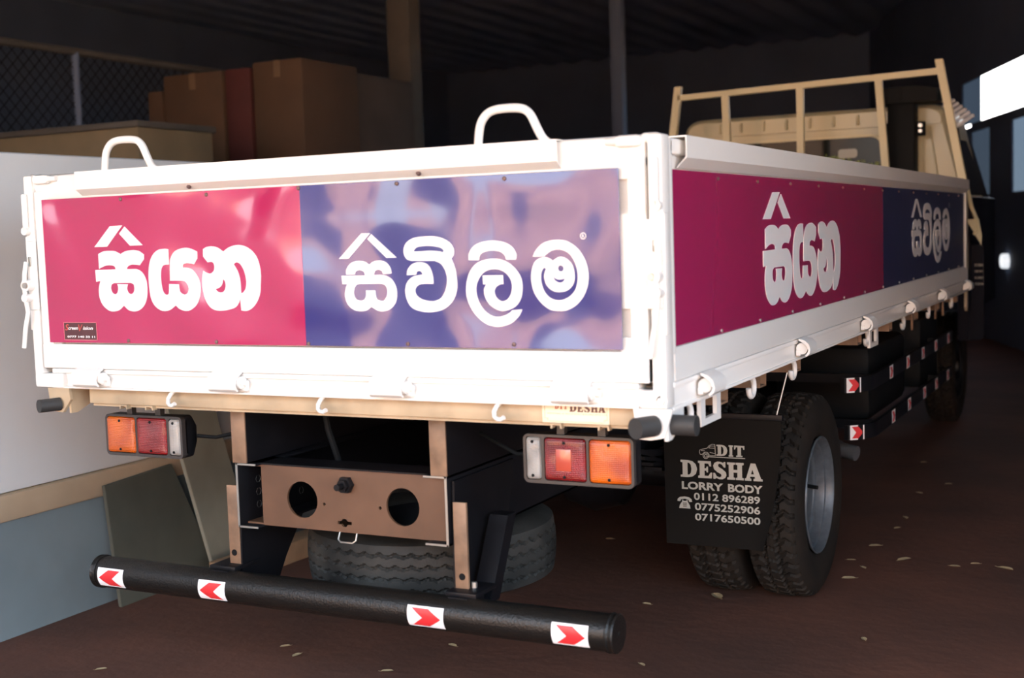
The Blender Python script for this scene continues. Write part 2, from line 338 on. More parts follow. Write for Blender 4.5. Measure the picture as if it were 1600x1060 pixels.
# ------------------------------------------------------------------ the place
def pbsdf(m): return m.node_tree.nodes['Principled BSDF']
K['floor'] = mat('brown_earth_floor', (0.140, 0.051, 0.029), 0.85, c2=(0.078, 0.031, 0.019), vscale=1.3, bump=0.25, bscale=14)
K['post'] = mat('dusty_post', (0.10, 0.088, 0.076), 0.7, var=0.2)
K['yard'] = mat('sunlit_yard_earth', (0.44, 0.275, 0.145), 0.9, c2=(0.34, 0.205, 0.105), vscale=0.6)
K['wall_white'] = mat('white_wall_paint', (0.66, 0.685, 0.70), 0.8, var=0.12, vscale=1.2)
K['dado'] = mat('blue_grey_wall_paint', (0.185, 0.235, 0.255), 0.8, var=0.25, vscale=2)
K['ledge'] = mat('tan_wall_ledge', (0.44, 0.33, 0.22), 0.8, var=0.2, vscale=3)
K['dark'] = mat('dark_shed_sheet', (0.13, 0.17, 0.26), 0.7, var=0.2, vscale=0.8)
K['roof'] = mat('dark_roof_sheet', (0.34, 0.42, 0.58), 0.7, var=0.25, vscale=0.5)
K['added_facade'] = mat('peach_added_facade', (0.62, 0.42, 0.30), 0.9, c2=(0.42, 0.27, 0.2), vscale=0.35)
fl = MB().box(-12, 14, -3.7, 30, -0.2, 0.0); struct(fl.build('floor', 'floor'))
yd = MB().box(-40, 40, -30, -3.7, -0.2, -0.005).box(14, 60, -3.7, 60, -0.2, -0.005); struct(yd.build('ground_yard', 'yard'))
fc = MB()
for x0, x1, h in ((-26, -14, 3.4), (-14, -5, 5.0), (-4, 3, 3.0), (3, 9, 5.6), (10.5, 24, 4.0)): fc.box(x0, x1, -19, -18, 0, h)
struct(fc.build('wall_yard_added', 'added_facade'))  # unseen buildings, added to break up the reflections in the rear sign
# roof of corrugated sheet, and the dark back of the shed
rf = MB(); V = []; F = []
def roof_end(x):
    if x < -3.48: return 22.3
    return max(2.1, 15.3 - 0.94 * (x + 0.4) / 0.342)
n = 150
for i in range(n + 1):
    x = -12 + 20 * i / n; z = 5.0 + 0.04 * math.sin(i * PI / 2)
    V += [(x, -3.7, z), (x, roof_end(x), z)]
for i in range(n): F.append([2 * i, 2 * i + 1, 2 * i + 3, 2 * i + 2])
rf.raw(V, F); V2 = [(p[0], p[1], p[2] + 0.05) for p in V]; rf.raw(V2, F)
rf.build('ceiling', 'roof')['kind'] = 'structure'
struct(MB().box(-12, -2.7, 22, 22.3, 0, 5.1).build('wall_back', 'dark'))
struct(MB().box(-12.3, -12, -3.7, 22, 0, 5.0).build('wall_left', 'dark'))
struct(MB().box(-12, 8, -3.8, -3.65, 3.3, 5.06).box(-12, -4.3, -3.8, -3.65, 0, 3.3).build('wall_front_blocker', 'dark'))  # unseen lintel and left front wall, added to shade the shed behind
# low white wall with blue-grey dado, tan ledge and a solid platform behind
wl = MB().box(-1.95, -1.75, -3.6, 9.0, 0.555, 1.85, bev=0.02)
struct(wl.build('wall_platform', 'wall_white'))
struct(MB().box(-11.9, -1.95, -3.6, 9.0, 0.555, 1.845).build('floor_platform', 'post'))
struct(MB().box(-11.9, -1.75, -3.6, 9.0, 0.0, 0.45).build('baseboard_platform', 'dado'))
struct(MB().box(-11.9, -1.735, -3.6, 9.0, 0.45, 0.555, bev=0.012).build('trim_platform', 'ledge'))

# right-hand shed wall with a bright gap under the eave and tinted panes
A = Vector((-0.4, 15.3, 0)); D = Vector((0.342, -0.94, 0)).normalized()
ang = math.atan2(D.y, D.x)
WM = Matrix.Translation(A) @ Matrix.Rotation(ang, 4, 'Z')        # local x along the wall, local y outward
def wall_boxes(rects, name, m, d0=0.0, d1=0.02):
    mb = MB()
    for s0, s1, z0, z1 in rects: mb.box(s0, s1, d0, d1, z0, z1, mtx=WM)
    return mb.build(name, m)
struct(wall_boxes([(-9, 0.55, 2.62, 3.2), (-9, 1.05, 0, 2.62), (2.0, 3.0, 0, 2.62), (1.05, 2.0, 0, 1.75), (3.0, 3.9, 0, 1.75), (3.9, 14.2, 0, 2.62), (1.05, 14.2, 2.55, 2.66),
                   (4.6, 14.2, 2.62, 3.2), (-9, 14.2, 3.2, 5.1)], 'wall_right', 'dark'))
m = bpy.data.materials.new('blue_tinted_glass'); m.use_nodes = True
nn = m.node_tree.nodes; nn.clear(); ll = m.node_tree.links
tr = nn.new('ShaderNodeBsdfTransparent'); tr.inputs[0].default_value = (0.088, 0.105, 0.128, 1)
gl = nn.new('ShaderNodeBsdfGlossy'); gl.inputs['Roughness'].default_value = 0.1; mxs = nn.new('ShaderNodeMixShader'); mxs.inputs[0].default_value = 0.05
oo = nn.new('ShaderNodeOutputMaterial'); ll.new(tr.outputs[0], mxs.inputs[1]); ll.new(gl.outputs[0], mxs.inputs[2]); ll.new(mxs.outputs[0], oo.inputs[0])
K['tint'] = m
K['tint_pale'] = m.copy(); K['tint_pale'].node_tree.nodes['Transparent BSDF'].inputs[0].default_value = (0.16, 0.19, 0.225, 1)
for i, (r, k_) in enumerate([((1.05, 2.0, 1.75, 2.55), 'tint'), ((3.0, 3.9, 1.75, 2.55), 'tint_pale'), ((0.55, 1.55, 2.66, 3.2), 'tint')]):
    struct(wall_boxes([r], 'window_%d' % (i + 1), k_, 0.008, 0.012))
struct(MB().box(4.35, 4.5, -0.1, 2.3, 0, 5.1).build('wall_side_blocker', 'dark'))  # unseen wall, added to cut the light on the truck's right side
# round white lamp on the shed wall
K['lamp_lit'] = mat('lit_lamp', (0.9, 0.9, 0.9), 0.3)
pbsdf(K['lamp_lit']).inputs['Emission Color'].default_value = (0.9, 0.95, 1.0, 1); pbsdf(K['lamp_lit']).inputs['Emission Strength'].default_value = 0.9
lm = MB().lathe([(-0.0, 0.0), (-0.05, 0.04), (-0.075, 0.075), (-0.06, 0.085), (0.0, 0.085)][::-1], 24, axis='y')
lo = lm.build('bulkhead_lamp', 'lamp_lit'); lo.matrix_world = WM @ Matrix.Translation((2.84, 0.0, 0.97))
tag(lo, 'small round white lamp glowing on the dark shed wall', 'lamp')

# steel posts of the shed
o = MB().box(-4.22, -3.98, 7.2, 7.4, 1.85, 5.0, bev=0.01).build('shed_post', 'post'); tag(o, 'pale square shed post rising behind the cardboard cartons', 'post')
o = MB().box(-3.25, -3.12, 10.2, 10.33, 0.0, 5.0, bev=0.01).build('shed_post', 'dark'); tag(o, 'thin dark shed post standing alone against the back wall', 'post')

# wire mesh fence on the platform
t = thing('mesh_fence', 'dark diamond wire mesh fence with a pale top rail above the white wall', 'fence', (-5.2, 5.0, 1.85))
mb = MB()
for sgn in (1, -1):
    for i in range(-14, 66):
        a0 = 2.2 + i * 0.1; z0, z1 = 1.87, 2.93
        y0_, y1_ = (a0, a0 + (z1 - z0)) if sgn > 0 else (a0 + (z1 - z0), a0)
        p, q = Vector((-5.2, y0_, z0)), Vector((-5.2, y1_, z1))
        ok = []
        for tt in (p, q): ok.append(2.2 <= tt.y <= 8.6)
        if all(ok): mb.cyl(p, q, 0.004, 4)
o = mb.build('wire_mesh', 'black', t); o['kind'] = 'stuff'
MB().cyl((-5.2, 2.2, 2.95), (-5.2, 8.6, 2.95), 0.03, 10).build('top_rail', 'post', t)
for y in (2.2, 4.33, 6.46, 8.6): MB().cyl((-5.2, y, 1.85), (-5.2, y, 2.95), 0.03, 10).build('fence_post', 'dark', t)

# cartons on the platform
K['carton'] = mat('brown_cardboard', (0.110, 0.063, 0.037), 0.8, c2=(0.09, 0.051, 0.030), vscale=3)
K['carton_pale'] = mat('pale_cardboard', (0.24, 0.18, 0.105), 0.8, var=0.2, vscale=3)
K['carton_grey'] = mat('grey_brown_cardboard', (0.085, 0.068, 0.060), 0.8, var=0.2, vscale=3)
K['carton_red'] = mat('maroon_cardboard', (0.10, 0.026, 0.025), 0.8, var=0.2, vscale=3)
K['tape'] = mat('packing_tape', (0.19, 0.12, 0.07), 0.45)
def carton(x0, x1, y0, y1, z0, z1, m, label, tape=True):
    cx, cy = (x0 + x1) / 2, (y0 + y1) / 2
    c = thing('carton', label, 'box', (cx, cy, z0), 'cartons on the platform')
    MB().box(x0, x1, y0, y1, z0, z1, bev=0.012).build('carton_body', m, c)
    fm = MB().box(x0 + .01, cx - .004, y0 + .008, y1 - .008, z1 - .002, z1 + .005).box(cx + .004, x1 - .01, y0 + .008, y1 - .008, z1 - .002, z1 + .005)
    fm.build('carton_flap', m, c)
    if tape: MB().box(cx - .03, cx + .03, y0 - .003, y1 + .003, z1 - .12, z1 + .007, bev=0.001).build('tape', 'tape', c)
carton(-4.06, -3.60, 5.0, 5.75, 1.85, 2.83, 'carton', 'tall brown carton nearest the shed post, with plain front')
carton(-4.28, -3.66, 5.80, 6.7, 1.85, 2.80, 'carton_grey', 'grey brown carton standing behind the tall brown carton')
carton(-4.95, -4.36, 5.0, 5.6, 1.85, 2.80, 'carton', 'brown carton between the maroon carton and the shorter carton')
carton(-4.33, -4.09, 5.0, 5.6, 1.85, 2.80, 'carton_red', 'narrow maroon carton squeezed between two tall brown cartons', False)
carton(-5.12, -4.97, 5.0, 5.6, 1.85, 2.69, 'carton', 'shorter narrow brown carton at the end of the carton row', False)
t = thing('storage_crate', 'long low pale wooden crate lying in front of the cartons', 'box', (-4.3, 3.45, 1.85))
MB().box(-5.15, -3.52, 3.15, 3.85, 1.85, 2.21, bev=0.008).build('crate_body', 'carton_pale', t)
MB().box(-5.17, -3.50, 3.13, 3.87, 2.21, 2.25, bev=0.006).build('crate_lid', 'post', t)

# boards and a plank leaning or lying by the low wall
K['olive'] = mat('olive_board', (0.085, 0.088, 0.068), 0.8, var=0.2, vscale=5)
K['grey_olive'] = mat('grey_olive_board', (0.30, 0.295, 0.235), 0.8, var=0.2, vscale=5)
K['plank'] = mat('tan_plank', (0.30, 0.19, 0.11), 0.75, var=0.3, vscale=8)
def board(poly, x, th, lean, m, name, label):
    mb = MB().prism(poly, 'x', x, x + th, bev=0.002)
    mb.v = [(p[0] - lean * p[2], p[1], p[2]) for p in mb.v]
    tag(mb.build(name, m), label, 'board', 'boards by the low wall')
board([(0.88, 0.0), (1.49, 0.0), (1.29, 0.52), (0.885, 0.50)], -1.66, 0.018, 0.12, 'olive', 'leaning_board', 'dark olive board leaning on the blue grey base of the wall')
board([(1.42, 0.0), (1.72, 0.0), (1.56, 0.80), (1.27, 0.78)], -1.62, 0.02, 0.12, 'grey_olive', 'leaning_board', 'paler grey olive board leaning upright beside the dark olive board')
o = MB().box(-0.06, 0.06, -0.45, 0.45, 0.0, 0.095, bev=0.004).build('wooden_plank', 'plank', loc=(-1.455, 1.75, 0.0), rot=(0, 0, math.radians(-3)))
tag(o, 'tan wooden plank lying on the floor at the foot of the boards', 'plank')

# dry leaves
K['leaf'] = mat('dry_leaf', (0.55, 0.42, 0.24), 0.7, var=0.3, vscale=20)
lf = MB(); V = []; F = []
for i in range(7):
    a = -0.5 + i / 6; wd = 0.24 * math.sqrt(max(0.0, 1 - (a * 2) ** 2)) + 0.004
    V += [(a, -wd, 0.13 * wd * 2 + 0.10 * a * a + 0.02), (a, 0, 0.10 * a * a + 0.004), (a, wd, 0.16 * wd * 2 + 0.10 * a * a + 0.02)]
for i in range(6):
    for j in (0, 1): F.append([3 * i + j, 3 * i + 3 + j, 3 * i + 4 + j, 3 * i + 1 + j])
lf.raw(V, F); lf.raw([(p[0], p[1], p[2] + 0.012) for p in V], F)
lf.tube([(0.45, 0, .03), (0.58, 0, .05), (0.66, .03, .08)], 0.012, 5)
LEAVES = [(1.024, 3.505, 0.050, 'pale dry leaf lying on the open floor beyond the rear wheels', 'leaves on the open floor'),
  (1.025, 3.274, 0.040, 'pale dry leaf lying on the open floor beyond the rear wheels', 'leaves on the open floor'),
  (1.161, 2.687, 0.075, 'pale dry leaf lying on the open floor beyond the rear wheels', 'leaves on the open floor'),
  (0.995, 2.892, 0.055, 'pale dry leaf lying on the open floor beyond the rear wheels', 'leaves on the open floor'),
  (0.948, 2.610, 0.040, 'pale dry leaf lying on the open floor beyond the rear wheels', 'leaves on the open floor'),
  (1.023, 2.501, 0.040, 'pale dry leaf lying on the open floor beyond the rear wheels', 'leaves on the open floor'),
  (1.002, 2.311, 0.060, 'pale dry leaf lying on the open floor beyond the rear wheels', 'leaves on the open floor'),
  (1.377, 2.652, 0.045, 'pale dry leaf lying on the open floor beyond the rear wheels', 'leaves on the open floor'),
  (1.451, 2.723, 0.040, 'pale dry leaf lying on the open floor beyond the rear wheels', 'leaves on the open floor'),
  (1.576, 2.680, 0.070, 'pale dry leaf lying on the open floor beyond the rear wheels', 'leaves on the open floor'),
  (1.097, 4.419, 0.040, 'pale dry leaf lying on the open floor beyond the rear wheels', 'leaves on the open floor'),
  (0.862, 5.044, 0.040, 'pale dry leaf lying on the open floor beyond the rear wheels', 'leaves on the open floor'),
  (0.989, 4.128, 0.040, 'pale dry leaf lying on the open floor beyond the rear wheels', 'leaves on the open floor'),
  (1.222, 1.546, 0.040, 'pale dry leaf lying on the open floor beyond the rear wheels', 'leaves on the open floor'),
  (-0.691, 0.717, 0.039, 'dry leaf lying on the floor in front of the bumper bar', 'leaves before the bumper'),
  (-0.590, 0.650, 0.043, 'dry leaf lying on the floor in front of the bumper bar', 'leaves before the bumper'),
  (-1.152, 0.269, 0.041, 'dry leaf lying on the floor in front of the bumper bar', 'leaves before the bumper'),
  (-0.119, 0.947, 0.044, 'dry leaf lying on the floor in front of the bumper bar', 'leaves before the bumper'),
  (-0.195, 0.628, 0.044, 'dry leaf lying on the floor in front of the bumper bar', 'leaves before the bumper'),
  (0.588, 1.007, 0.036, 'dry leaf lying on the floor in front of the bumper bar', 'leaves before the bumper'),
  (0.351, 1.675, 0.040, 'upright pale dry leaf on the floor just past the bumper end', None),
  (-0.197, 2.615, 0.040, 'tiny pale dry leaf on the dark floor beneath the tail lamp', None),
  (0.576, 1.869, 0.080, 'pale flat dry leaf against the foot of the inner rear tyre', None)]
first = None
for (x, y, sz, lab, grp) in LEAVES:
    if first is None: first = o = lf.build('dry_leaf', 'leaf')
    else: o = first.copy(); COL.objects.link(o)
    o.location = (x, y, 0.001); o.scale = (sz, sz, sz); o.rotation_euler = (0, 0, random.uniform(0, 6.28))
    tag(o, lab, 'leaf', grp)

# ------------------------------------------------------------------ the truck
truck = thing('flatbed_truck', 'white dropside flatbed truck seen from behind, crimson and purple signs on its gates', 'truck', (0, 2.7, 0))
W2 = 1.075
LEN = 5.40

# --- tailgate
mb = MB()
mb.box(-1.03, 1.03, 0.012, 0.045, 1.10, 1.70)                                  # sheet
mb.box(-1.03, 1.03, -0.014, 0.05, 1.100, 1.178, bev=0.004)                      # lower rail
mb.box(-1.03, 1.03, -0.006, 0.05, 1.632, 1.708, bev=0.006)                      # upper tube
for sx in (-1, 1):
    mb.box(*sorted((sx * 1.03, sx * 0.984)), -0.012, 0.05, 1.10, 1.66, bev=0.004)
    for z0, z1 in ((1.285, 1.52), (1.178, 1.213), (1.606, 1.64)): mb.box(*sorted((sx * 0.985, sx * 0.955)), -0.004, 0.03, z0, z1)
mb.box(-1.045, 1.03, -0.004, 0.05, 1.664, 1.712, bev=0.012)
tailgate = mb.build('tailgate', 'white', truck)
mb = MB().prism([(-0.034, 1.7125), (-0.034, 1.658), (-0.006, 1.639), (-0.003, 1.641), (-0.030, 1.660), (-0.030, 1.709), (0.055, 1.709), (0.055, 1.7125)], 'x', -0.828, 0.806)
mb.build('top_rail', 'white', tailgate)
def plate_sign(x0, x1, z0, z1, y0, y1, m, parent, name='sign_panel'):
    return MB().box(x0, x1, y0, y1, z0, z1, bev=0.0008, seg=1).build(name, m, parent)
plate_sign(-0.992, 0.003, 1.183, 1.633, -0.018, -0.0145, 'crimson', tailgate)
plate_sign(0.003, 0.964, 1.183, 1.633, -0.018, -0.0145, 'purple', tailgate)
dx = lambda x: x + 0.008      # the sign face stands a little proud
glyph_word('lettering', CRIMSON_WORD, 'y', -0.0195, -0.0175, tailgate, dx)
glyph_word('lettering', PURPLE_WORD, 'y', -0.0195, -0.0175, tailgate, dx)
def reg_mark(cx, cz, r, put, parent):
    mb = MB(); n = 20; V = []; F = []
    for k in range(n):
        a = 2 * PI * k / n
        V += [put(cx + math.cos(a) * r, cz + math.sin(a) * r), put(cx + math.cos(a) * r * .76, cz + math.sin(a) * r * .76)]
    for k in range(n): F.append([2 * k, (2 * k + 2) % (2 * n), (2 * k + 3) % (2 * n), 2 * k + 1])
    mb.raw(V, F)
    v, f = text_mesh('R', cx - r * .33, cx + r * .38, cz - r * .46, cz + r * .46, 0.03)
    mb.raw([put(*p) for p in v], f)
    return mb.build('registered_mark', 'letter', parent)
reg_mark(0.866, 1.469, 0.0085, lambda a, b: (a, -0.0195, b), tailgate)
# screws of the rear sign
scr = MB().lathe([(0.0, 0.006), (-0.0025, 0.0055), (-0.004, 0.003), (-0.004, 0.0)], 10, axis='y').build('screw', 'screw', tailgate, loc=(-0.328, -0.018, 1.622))
for x, z in ((0.001, 1.626), (0.324, 1.624), (0.649, 1.622), (-0.66, 1.622), (-0.318, 1.191), (0.012, 1.189), (0.340, 1.192), (0.662, 1.194), (-0.66, 1.191)):
    copy_part(scr, (x, -0.018, z), parent=tailgate)
for x in (-0.386, 0.397):
    MB().cyl((x, -0.028, 1.649), (x, -0.021, 1.6455), 0.006, 10).build('rail_hole', 'screw', tailgate)
# handles
def handle(x):
    pts = [(x - 0.098, 1.705), (x - 0.094, 1.745), (x - 0.088, 1.772), (x - 0.068, 1.795), (x - 0.04, 1.803), (x + 0.01, 1.803), (x + 0.042, 1.798), (x + 0.06, 1.78), (x + 0.073, 1.75), (x + 0.09, 1.718), (x + 0.105, 1.708)]
    P = []
    for i in range(len(pts) - 1):
        for j in range(3):
            t = j / 3; P.append((pts[i][0] + (pts[i + 1][0] - pts[i][0]) * t, 0.012, pts[i][1] + (pts[i + 1][1] - pts[i][1]) * t))
    P.append((pts[-1][0], 0.012, pts[-1][1]))
    for _ in range(2): P = [P[0]] + [tuple((P[i - 1][c] + 2 * P[i][c] + P[i + 1][c]) / 4 for c in range(3)) for i in range(1, len(P) - 1)] + [P[-1]]
    return MB().tube(P, 0.0115, 12).build('handle', 'white', tailgate)
handle(-0.648); handle(0.658)
# hinges: local axis along x, face toward -y
def hinge_mesh():
    mb = MB().cyl((-0.05, 0, 0), (0.048, 0, 0), 0.019, 16)
    prof = [(-0.006, 0.020), (-0.018, 0.010), (-0.0235, -0.004), (-0.019, -0.016), (-0.012, -0.022), (-0.016, -0.026), (-0.027, -0.018), (-0.0305, -0.004), (-0.026, 0.015), (-0.012, 0.028), (0.008, 0.034), (0.008, 0.028)]
    mb.prism(prof, 'x', -0.060, 0.042)
    mb.cyl((0.048, 0, 0), (0.056, 0, 0), 0.0155, 6).cyl((0.056, 0, 0), (0.066, 0, 0), 0.009, 10)
    mb.box(-0.052, 0.058, 0.004, 0.02, -0.024, -0.006, bev=0.002)
    return mb
hg = hinge_mesh().build('hinge', 'white', tailgate, loc=(-0.817, -0.022, 1.072))
for x in (-0.275, 0.288, 0.835): copy_part(hg, (x, -0.022, 1.072), parent=tailgate)
# installer's sticker
MB().box(-0.926, -0.788, -0.0192, -0.0178, 1.192, 1.246).build('installer_sticker', 'stick_bg', tailgate)
mb = MB()
for r in ((-0.927, -0.787, 1.2455, 1.2475), (-0.927, -0.787, 1.1905, 1.1925), (-0.927, -0.925, 1.1905, 1.2475), (-0.789, -0.787, 1.1905, 1.2475)): mb.box(r[0], r[1], -0.0196, -0.0178, r[2], r[3])
mb.build('sticker_border', 'stick_edge', tailgate)
def flat_text(items, y, m, name, parent, mtx=None):
    mb = MB()
    for body, x0, x1, z0, z1, bold, sh in items:
        v, f = text_mesh(body, x0, x1, z0, z1, bold, shear=sh)
        V = [(a, y, b) for a, b in v]
        if mtx: V = [tuple(mtx @ Vector(p)) for p in V]
        mb.raw(V, f)
    o = mb.build(name, m, parent)
    return o
flat_text([('creen', -0.907, -0.866, 1.2235, 1.2315, 0.02, 0.25), ('ision', -0.845, -0.803, 1.2235, 1.2340, 0.02, 0.25), ('0777 140 33 11', -0.913, -0.796, 1.1985, 1.2050, 0.03, 0)], -0.0198, 'letter', 'sticker_lettering', tailgate)
flat_text([('S', -0.921, -0.905, 1.2215, 1.2410, 0.01, 0.25)], -0.0198, 'stick_red', 'sticker_lettering', tailgate)
flat_text([('V', -0.864, -0.846, 1.2185, 1.2400, 0.0, 0.25)], -0.0198, 'stick_red', 'sticker_lettering', tailgate)

# --- dropside gates
def side_gate(sx):
    f = lambda a, b: tuple(sorted((sx * a, sx * b)))
    mb = MB()
    mb.box(*f(1.035, 1.058), 0.055, LEN - 0.02, 1.10, 1.70)
    mb.prism([(sx * 1.05, 1.100), (sx * W2, 1.100), (sx * W2, 1.164), (sx * 1.0655, 1.182), (sx * 1.05, 1.182)], 'y', 0.055, LEN)
    mb.box(*f(1.03, 1.072), 0.055, LEN, 1.664, 1.705, bev=0.008)
    mb.box(*f(1.04, 1.072), 0.052, 0.072, 1.10, 1.70, bev=0.002)
    mb.box(*f(1.04, 1.073), LEN - 0.062, LEN, 1.10, 1.70, bev=0.003)
    g = mb.build('side_gate', 'white', truck)
    pr = [(1.092, 1.7125), (1.092, 1.657), (1.066, 1.632), (1.064, 1.634), (1.089, 1.659), (1.089, 1.709), (1.02, 1.709), (1.02, 1.7125)]
    MB().prism([(sx * a, b) for a, b in pr], 'y', 0.125, LEN - 0.045).build('top_rail', 'white', g)
    return g
side = side_gate(1)
side_l = side_gate(-1)
MB().box(1.058, 1.0665, 0.070, 2.770, 1.184, 1.628, bev=0.0008, seg=1).build('sign_panel', 'crimson_flat', side)
MB().box(1.058, 1.0665, 2.770, 5.335, 1.184, 1.628, bev=0.0008, seg=1).build('sign_panel', 'purple_flat', side)
glyph_word('lettering', CRIMSON_WORD, 'x', 1.066, 1.0680, side, lambda x: 0.885 + (x + 0.787) * 1.653, lambda z: 1.228 + (z - 1.281) * 1.357)
glyph_word('lettering', PURPLE_WORD, 'x', 1.066, 1.0680, side, lambda x: 3.470 + (x - 0.120) * 1.664, lambda z: 1.243 + (z - 1.240) * 1.335)
reg_mark(4.70, 1.555, 0.013, lambda a, b: (1.068, a, b), side)
sc2 = MB().lathe([(0.0, 0.006), (0.0025, 0.0055), (0.004, 0.003), (0.004, 0.0)], 10).build('screw', 'screw', side, loc=(1.0665, 0.453, 1.612))
for i in range(1, 13): copy_part(sc2, (1.0665, 0.453 + i * 0.385, 1.612), parent=side)
sc3 = copy_part(sc2, (1.0665, 0.462, 1.192), parent=side)
sc3.data = sc2.data.copy(); sc3.data.materials[0] = K['zinc']
for i in range(1, 13): copy_part(sc3, (1.0665, 0.462 + i * 0.383, 1.192), parent=side)
for y in (0.274, 1.282, 2.305, 3.304, 4.278, 5.245):
    copy_part(hg, (1.094, y, 1.068), (0, 0, -PI / 2), side).rotation_euler = (0, 0, PI / 2)
    copy_part(hg, (-1.094, y, 1.068), (0, 0, -PI / 2), side_l)

# --- corner posts with latches
def corner_post(sx):
    f = lambda a, b: tuple(sorted((sx * a, sx * b)))
    mb = MB()
    mb.box(*f(1.037, W2), -0.012, 0.050, 1.036, 1.712, bev=0.007)
    mb.box(*f(1.016, 1.066), -0.004, 0.03, 1.690, 1.716, bev=0.010)
    mb.box(*f(0.945 if sx < 0 else 1.00, W2 - 0.004), -0.018, 0.03, 1.036, 1.084, bev=0.010)
    p = mb.build('corner_post', 'white', truck)
    # latch: back plate, lever, keeper, pin
    mb = MB().box(*f(1.030, 1.072), -0.0195, -0.012, 1.285, 1.505, bev=0.004)
    mb.box(*f(1.066, 1.079), -0.012, 0.022, 1.22, 1.52, bev=0.003)
    mb.build('latch_plate', 'white', p)
    P = [(sx * 1.064, -0.028, 1.44), (sx * 1.068, -0.034, 1.40), (sx * 1.062, -0.042, 1.36), (sx * 1.066, -0.038, 1.33), (sx * 1.062, -0.034, 1.28), (sx * (1.052 if sx > 0 else 1.080), -0.032, 1.23), (sx * (1.040 if sx > 0 else 1.094), -0.03, 1.165)]
    mb = MB().tube(P, 0.007, 8)
    mb.cyl((sx * 1.058, -0.045, 1.365), (sx * 1.058, -0.015, 1.365), 0.018, 14).cyl((sx * 1.064, -0.045, 1.325), (sx * 1.064, -0.012, 1.325), 0.013, 12)
    mb.build('latch_lever', 'white', p)
    MB().lathe([(-0.052, 0.0), (-0.052, 0.009), (-0.045, 0.010), (-0.02, 0.010)], 10, axis='y', org=(sx * 1.054, 0, 1.365)).build('latch_bolt', 'zinc', p)
    MB().box(*f(1.050, 1.062), -0.021, -0.019, 1.425, 1.455, bev=0.003).build('latch_slot', 'zinc', p)
    MB().box(*f(1.056, 1.070), -0.030, -0.012, 1.53, 1.655, bev=0.006).cyl((sx * 1.063, -0.030, 1.537), (sx * 1.063, -0.010, 1.537), 0.013, 12).build('post_strap', 'white', p)
    MB().tube([(sx * 0.93, -0.010, 1.698), (sx * 0.96, -0.016, 1.697), (sx * 1.02, -0.014, 1.695)], 0.009, 8).box(*f(0.955, 1.025), -0.026, 0.0, 1.682, 1.712, bev=0.012).build('top_pin', 'white', p)
    return p
corner_post(1); corner_post(-1)

# --- cargo bed: deck, channels, beam, sills and cross members
mb = MB().box(-1.03, 1.03, 0.05, LEN, 1.03, 1.085)
bed = mb.build('cargo_bed', 'cream', truck)
mb = MB().box(-1.0, 1.0, -0.010, 0.05, 1.084, 1.099, bev=0.003).box(-1.03, 1.03, 0.0, 0.05, 1.036, 1.084)
mb.box(-1.0, 1.0, -0.012, 0.0, 1.036, 1.042, bev=0.001)
mb.build('rear_channel', 'white', bed)
for sx in (1, -1):
    f = lambda a, b: tuple(sorted((sx * a, sx * b)))
    mb = MB().box(*f(1.03, 1.068), 0.04, LEN, 1.030, 1.084, bev=0.002).box(*f(1.03, 1.078), 0.04, LEN, 1.084, 1.098, bev=0.003).box(*f(1.03, 1.074), 0.04, LEN, 1.026, 1.034, bev=0.001)
    mb.build('side_channel', 'white', bed)
MB().box(-0.885, 1.0, 0.03, 0.075, 0.985, 1.036, bev=0.002).box(-0.885, 1.0, 0.045, 0.075, 0.975, 0.990).build('rear_beam', 'cream', bed)
for sx in (1, -1):
    f = lambda a, b: tuple(sorted((sx * a, sx * b)))
    sl_ = MB().box(*f(0.325, 0.378), 0.104, LEN, 0.808, 1.032, bev=0.003).build('long_sill', 'chassis', bed)
    MB().box(*f(0.325, 0.378), 0.098, 0.104, 0.808, 1.0, bev=0.001).build('sill_end_reflection', 'tan', bed)  # end of the black sill, warm reflection put into the tan colour
cm = [0.50, 0.90, 1.33, 2.33, 3.0, 3.7, 4.4, 5.1]
for y in cm:
    mb = MB()
    mb.prism([(y, 0.976), (y + 0.075, 0.976), (y + 0.075, 1.032), (y, 1.032)], 'x', -1.045, 1.045, holes=[[(y + .006, .982), (y + .069, .982), (y + .069, 1.026), (y + .006, 1.026)]], bev=-1)
    mb.build('cross_member', 'tan', bed)
# corner brackets with rubber buffers
def corner_bracket(sx):
    mb = MB()
    if sx > 0:
        mb.prism([(0.985, 1.036), (1.088, 1.036), (1.072, 0.985), (1.066, 0.965), (1.03, 0.958), (0.995, 0.960)], 'y', -0.012, 0.0, bev=0.001)
        mb.prism([(0.0, 1.036), (0.12, 1.036), (0.12, 0.99), (0.03, 0.955), (0.0, 0.955)], 'x', 1.062, 1.072, bev=0.001)
    else:
        mb.prism([(-1.022, 1.036), (-0.93, 1.036), (-0.925, 1.0), (-0.96, 0.958), (-1.010, 0.962)], 'y', -0.012, 0.0, bev=0.001)
        mb.prism([(0.0, 1.036), (0.12, 1.036), (0.12, 0.99), (0.03, 0.955), (0.0, 0.955)], 'x', -0.945, -0.937, bev=0.001)
    br = mb.build('corner_bracket', 'white' if sx > 0 else 'cream', bed)
    return br
MB().cyl((1.064, -0.016, 1.058), (1.064, -0.030, 1.058), 0.010, 6).cyl((1.064, -0.012, 1.058), (1.064, -0.018, 1.058), 0.015, 14).build('bracket_bolt', 'white', bed)
b1 = corner_bracket(1); b2 = corner_bracket(-1)
def buffer_at(p0, p1, r=0.026, parent=bed):
    d = (Vector(p1) - Vector(p0)); L = d.length; d.normalize()
    mb = MB(); a = Vector(p0)
    mb.tube([a, a + d * .004, a + d * L * .8, a + d * (L - .008), a + d * L], r, 20)
    mb.v = [p for p in mb.v]
    mb.build('rubber_buffer', 'buffer', parent)
buffer_at((1.040, -0.010, 0.995), (1.012, -0.068, 0.995), 0.0265)
